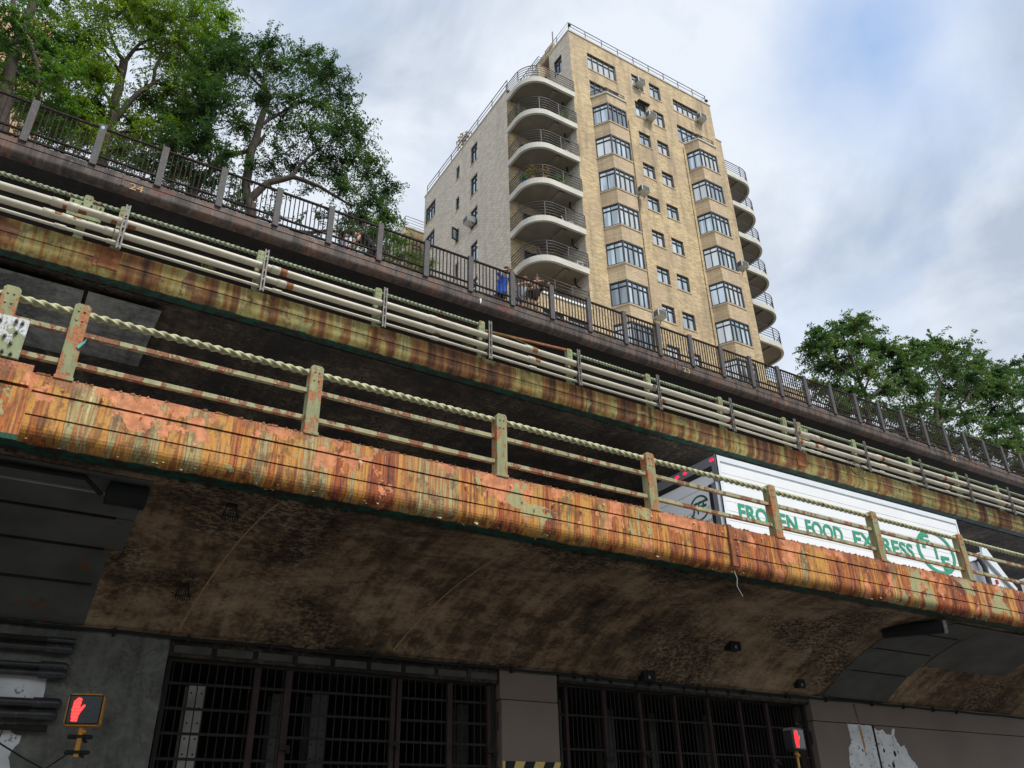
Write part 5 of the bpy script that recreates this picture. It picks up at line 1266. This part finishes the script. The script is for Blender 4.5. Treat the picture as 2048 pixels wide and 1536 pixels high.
# ------------------------------------------------------------------ people
def skin(name, verts, edges, radii, m, parent, root=0, sub=2):
    me = bpy.data.meshes.new(name); me.from_pydata([tuple(v) for v in verts], edges, []); ob = bpy.data.objects.new(name, me); COL.objects.link(ob)
    md = ob.modifiers.new('skin', 'SKIN'); md.use_smooth_shade = True; md.branch_smoothing = .4
    for i, r in enumerate(radii):
        sv = me.skin_vertices[0].data[i]; sv.radius = (r if isinstance(r, tuple) else (r, r)); sv.use_root = (i == root)
    sb = ob.modifiers.new('sub', 'SUBSURF'); sb.levels = sub; sb.render_levels = sub
    dg = bpy.context.evaluated_depsgraph_get(); dg.update(); nm = bpy.data.meshes.new_from_object(ob.evaluated_get(dg)); bpy.data.objects.remove(ob)
    nm.name = name
    for p in nm.polygons: p.use_smooth = True
    nm.materials.clear(); return link_mesh(name, nm, m, parent)
def person(loc, yaw, label, J, cloth, hair, group=None, scale=1.0, hairlen=0, name='person', shorts=True, extra=None):
    """J: joints in a local frame, x = person's right, y = the way they face, z up; metres"""
    root = empty(name, loc, label, name, group); k = scale
    hip = Vector(J['hip']); chest = Vector(J['chest']); neck = Vector(J['neck']); head = Vector(J['head'])
    V, E, Rr = [], [], []
    def a(p, r, par=None):
        V.append(Vector(p)*k); Rr.append((r[0]*k, r[1]*k) if isinstance(r, tuple) else r*k)
        if par is not None: E.append((par, len(V)-1))
        return len(V)-1
    h = a(hip, (.155, .11)); wst = a(hip.lerp(chest, .45), (.135, .10), h); ch = a(chest, (.165, .12), wst); nk = a(neck, .058, ch); jw = a(neck.lerp(head, .55), .062, nk); hd = a(head, (.082, .095), jw); tp = a(head+(head-neck).normalized()*.075, .06, hd)
    fd = Vector(J.get('face', (0, 1, 0))).normalized(); a(head+fd*.095+Vector((0, 0, -.015)), .018, hd)
    arms = {}
    for s_, nm_ in ((1, 'R'), (-1, 'L')):
        sh = a(chest+Vector(J.get('shv', (1, 0, 0)))*.185*s_+Vector((0, 0, .06)), .058, ch); el = a(J['el'+nm_], .042, sh); wr = a(J['wr'+nm_], .027, el)
        d = (Vector(J['wr'+nm_])-Vector(J['el'+nm_])).normalized(); hv = Vector(J.get('hand'+nm_, d)).normalized(); pm = a(Vector(J['wr'+nm_])+hv*.055, (.040, .020), wr)
        arms[nm_] = (sh, el, wr, pm, Vector(J['wr'+nm_])+hv*.075, hv)
        kn_s = a(hip+Vector((.09*s_, 0, -.09)), .088, h); kn = a(J['kn'+nm_], .058, kn_s); an = a(J['an'+nm_], .038, kn); ft = Vector(J.get('foot'+nm_, fd)); ft.z = 0; ft.normalize()
        he = a(Vector(J['an'+nm_])+Vector((0, 0, -.05)), .038, an); a(Vector(J['an'+nm_])+ft*.13+Vector((0, 0, -.06)), .034, he)
    body = skin('body', [v+Vector((0, 0, 0)) for v in V], E, Rr, M['skin'], root)
    # fingers
    for nm_, (sh, el, wr, pm, tip, hv) in arms.items():
        side_ = hv.cross(Vector((0, 0, 1))).normalized() if abs(hv.z) < .9 else Vector((1, 0, 0)); dn = Vector((0, 0, -1))
        for i, L in enumerate((.060, .072, .068, .052)):
            b = tip+side_*(i-1.5)*.019; v = [b-hv*.02, b+hv*L*.5, b+hv*L*.8+dn*L*.3, b+hv*L*.85+dn*L*.6]
            skin('finger', [q*k for q in v], [(0, 1), (1, 2), (2, 3)], [.0095*k]*3+[.007*k], M['skin'], body, sub=1)
        b = tip-hv*.05; v = [b, b+side_*.04+hv*.02, b+side_*.05+hv*.05+dn*.02]; skin('thumb', [q*k for q in v], [(0, 1), (1, 2)], [.011*k, .010*k, .008*k], M['skin'], body, sub=1)
    # shirt
    slv = J.get('sleeve', .55); idx = [h, wst, ch]; vs = [V[h]+Vector((0, 0, .0))*k, V[wst], V[ch]]; rr = [(.188*k, .150*k), (.178*k, .150*k), (.212*k, .172*k)]; ed = [(0, 1), (1, 2)]
    vs.append(V[ch].lerp(V[nk], .5)); rr.append((.115*k, .105*k)); ed.append((2, 3))
    if J.get('long'): vs.append(V[h]+Vector((0, 0, -J['long']*k))); rr.append((.195*k, .160*k)); ed.append((0, len(vs)-1))
    for nm_ in ('R', 'L'):
        sh, el = V[arms[nm_][0]], V[arms[nm_][1]]; vs.append(sh); rr.append(.085*k); ed.append((2, len(vs)-1)); vs.append(sh.lerp(el, slv)); rr.append(.068*k); ed.append((len(vs)-2, len(vs)-1))
    skin('shirt', vs, ed, rr, M[cloth[0]], root)
    vs = [V[h]+Vector((0, 0, .03))*k]; rr = [(.170*k, .125*k)]; ed = []
    for s_, nm_ in ((1, 'R'), (-1, 'L')):
        p0 = (hip+Vector((.09*s_, 0, -.09)))*k; p1 = Vector(J['kn'+nm_])*k; vs.append(p0); rr.append(.108*k); ed.append((0, len(vs)-1)); f = J.get('leg', .75)
        vs.append(p0.lerp(p1, min(f, 1))); rr.append(.092*k); ed.append((len(vs)-2, len(vs)-1))
        if f > 1: vs.append(p1.lerp(Vector(J['an'+nm_])*k, .9)); rr.append(.062*k); ed.append((len(vs)-2, len(vs)-1))
    skin('trousers' if J.get('leg', .75) > 1 else 'shorts', vs, ed, rr, M[cloth[1]], root)
    # hair, eyes, mouth, ears
    upd = (head-neck).normalized(); mb = MB(); hc = head*k+upd*.035*k-fd*.022*k
    mb.ball(hc, .108*k, 12, (.92, 1.0, .95))
    if hairlen: mb.ball(hc-fd*.05*k-Vector((0, 0, hairlen*.5*k)), .085*k, 10, (1, .8, 1.0+hairlen*4))
    q = Vector(loc); mb.v = [tuple(Vector(v)+q) for v in mb.v]; mb.build('hair', M[hair], root)
    rgt = fd.cross(Vector((0, 0, 1))).normalized(); mb = MB()
    for s_ in (-1, 1): mb.ball(q+head*k+fd*.086*k+rgt*.032*s_*k+Vector((0, 0, .012*k)), .012*k, 6)
    mb.build('eye', M['hair'], root)
    mb = MB().ball(q+head*k+fd*.088*k+Vector((0, 0, -.048*k)), .020*k, 6, (1, 1, .4)); mb.build('mouth', plain('lips', (.45, .16, .13)), root)
    mb = MB()
    for s_ in (-1, 1): mb.ball(q+head*k+rgt*.088*s_*k, .024*k, 6, (.5, .8, 1.2))
    mb.build('ear', M['skin'], root)
    mb = MB()
    for nm_ in ('R', 'L'):
        ft = Vector(J.get('foot'+nm_, fd)); ft.z = 0; ft.normalize(); c = q+Vector(J['an'+nm_])*k+Vector((0, 0, -.06*k)); mb.tube([c-ft*.05*k, c+ft*.06*k, c+ft*.17*k], [.042*k, .046*k, .034*k], 8)
    mb.build('shoe', M[cloth[2]], root)
    root.rotation_euler[2] = yaw
    return root
FZ = 15.12
# leaning on the handrail, facing the street (-y world => yaw 180 from local +y)
def leaner(h=1.0, spread=.25, **k):
    J = dict(hip=(0, -.28, .93), chest=(0, -.10, 1.33), neck=(0, -.02, 1.50), head=(0, .06, 1.63), elR=(.30+spread*.3, .20, 1.30), elL=(-.30-spread*.3, .20, 1.30), wrR=(.10, .30, 1.34), wrL=(-.10, .30, 1.36),
             knR=(.11, -.26, .50), knL=(-.11, -.18, .50), anR=(.12, -.34, .09), anL=(-.12, -.24, .09)); J.update(k); return J
person((11.86, 19.02, FZ), math.pi, 'person in a long blue T-shirt leaning on the promenade handrail', leaner(long=.12, sleeve=.75, elR=(.34, .24, 1.36), elL=(-.34, .24, 1.38), wrR=(.05, .36, 1.42), wrL=(.0, .38, 1.45), head=(0, .10, 1.60), leg=.9), ('blue_cloth', 'black_cloth', 'white_cloth'), 'hair', 'people leaning on the promenade fence', 1.0)
person((12.62, 19.02, FZ), math.pi+.15, 'woman in grey top and denim shorts at the handrail between the two men', leaner(sleeve=.2, leg=.45, wrR=(-.25, .34, 1.42), elR=(.10, .22, 1.34), wrL=(-.30, .36, 1.45), head=(0, .06, 1.62), face=(-.4, 1, -.1)), ('gray_cloth', 'denim', 'white_cloth'), 'hair_brown', 'people leaning on the promenade fence', .93, .22)
person((13.12, 19.02, FZ), math.pi-.1, 'man in black T-shirt and khaki shorts with folded arms on the handrail', leaner(sleeve=.6, leg=.95, wrR=(.05, .36, 1.40), wrL=(-.28, .38, 1.34), elR=(.36, .26, 1.34), elL=(-.34, .28, 1.33), face=(.5, 1, 0)), ('black_cloth', 'khaki', 'black_cloth'), 'hair_brown', 'people leaning on the promenade fence', 1.0)
# man bending down to a child
person((6.98, 19.25, FZ), R(78), 'man in dark clothes bending over a small child behind the fence', dict(hip=(0, -.28, .80), chest=(0, .10, 1.12), neck=(0, .26, 1.20), head=(0, .38, 1.22), shv=(1, 0, 0), elR=(.22, .26, .85), elL=(-.20, .26, .85), wrR=(.14, .42, .66), wrL=(-.12, .42, .66), face=(0, .8, -.55),
       knR=(.11, .02, .46), knL=(-.11, -.05, .46), anR=(.12, -.18, .09), anL=(-.12, -.28, .09), leg=1.2, sleeve=.5, long=.05), ('black_cloth', 'black_cloth', 'black_cloth'), 'hair', None, 1.05)
person((6.28, 19.15, FZ-.05), R(-100), 'small child in a lilac shirt and pink trousers beside the bending man', dict(hip=(0, 0, .80), chest=(0, .04, 1.25), neck=(0, .05, 1.42), head=(0, .08, 1.58), elR=(.28, .1, 1.1), elL=(-.28, .1, 1.1), wrR=(.22, .3, 1.05), wrL=(-.22, .3, 1.05),
       knR=(.11, .1, .48), knL=(-.11, .1, .48), anR=(.12, 0, .09), anL=(-.12, 0, .09), leg=1.2, sleeve=.5), ('lilac', 'pink', 'white_cloth'), 'hair_brown', None, .60, .12)
sit = dict(hip=(0, 0, .93), chest=(0, .02, 1.33), neck=(0, .03, 1.50), head=(0, .05, 1.64), elR=(.27, .0, 1.1), elL=(-.27, .0, 1.1), wrR=(.28, .12, .88), wrL=(-.28, .12, .88), knR=(.11, .05, .50), knL=(-.11, -.02, .50), anR=(.12, .02, .09), anL=(-.12, -.15, .09), leg=1.2, sleeve=.6)
person((26.5, 20.8, FZ-.55), R(160), 'distant person in black on the promenade just left of the right trees', sit, ('black_cloth', 'black_cloth', 'black_cloth'), 'hair', 'walkers on the promenade', .95)
person((27.4, 20.9, FZ-.55), R(200), 'distant person in white and red on the promenade just left of the right trees', sit, ('white_cloth', 'red', 'black_cloth'), 'hair_brown', 'walkers on the promenade', .95)
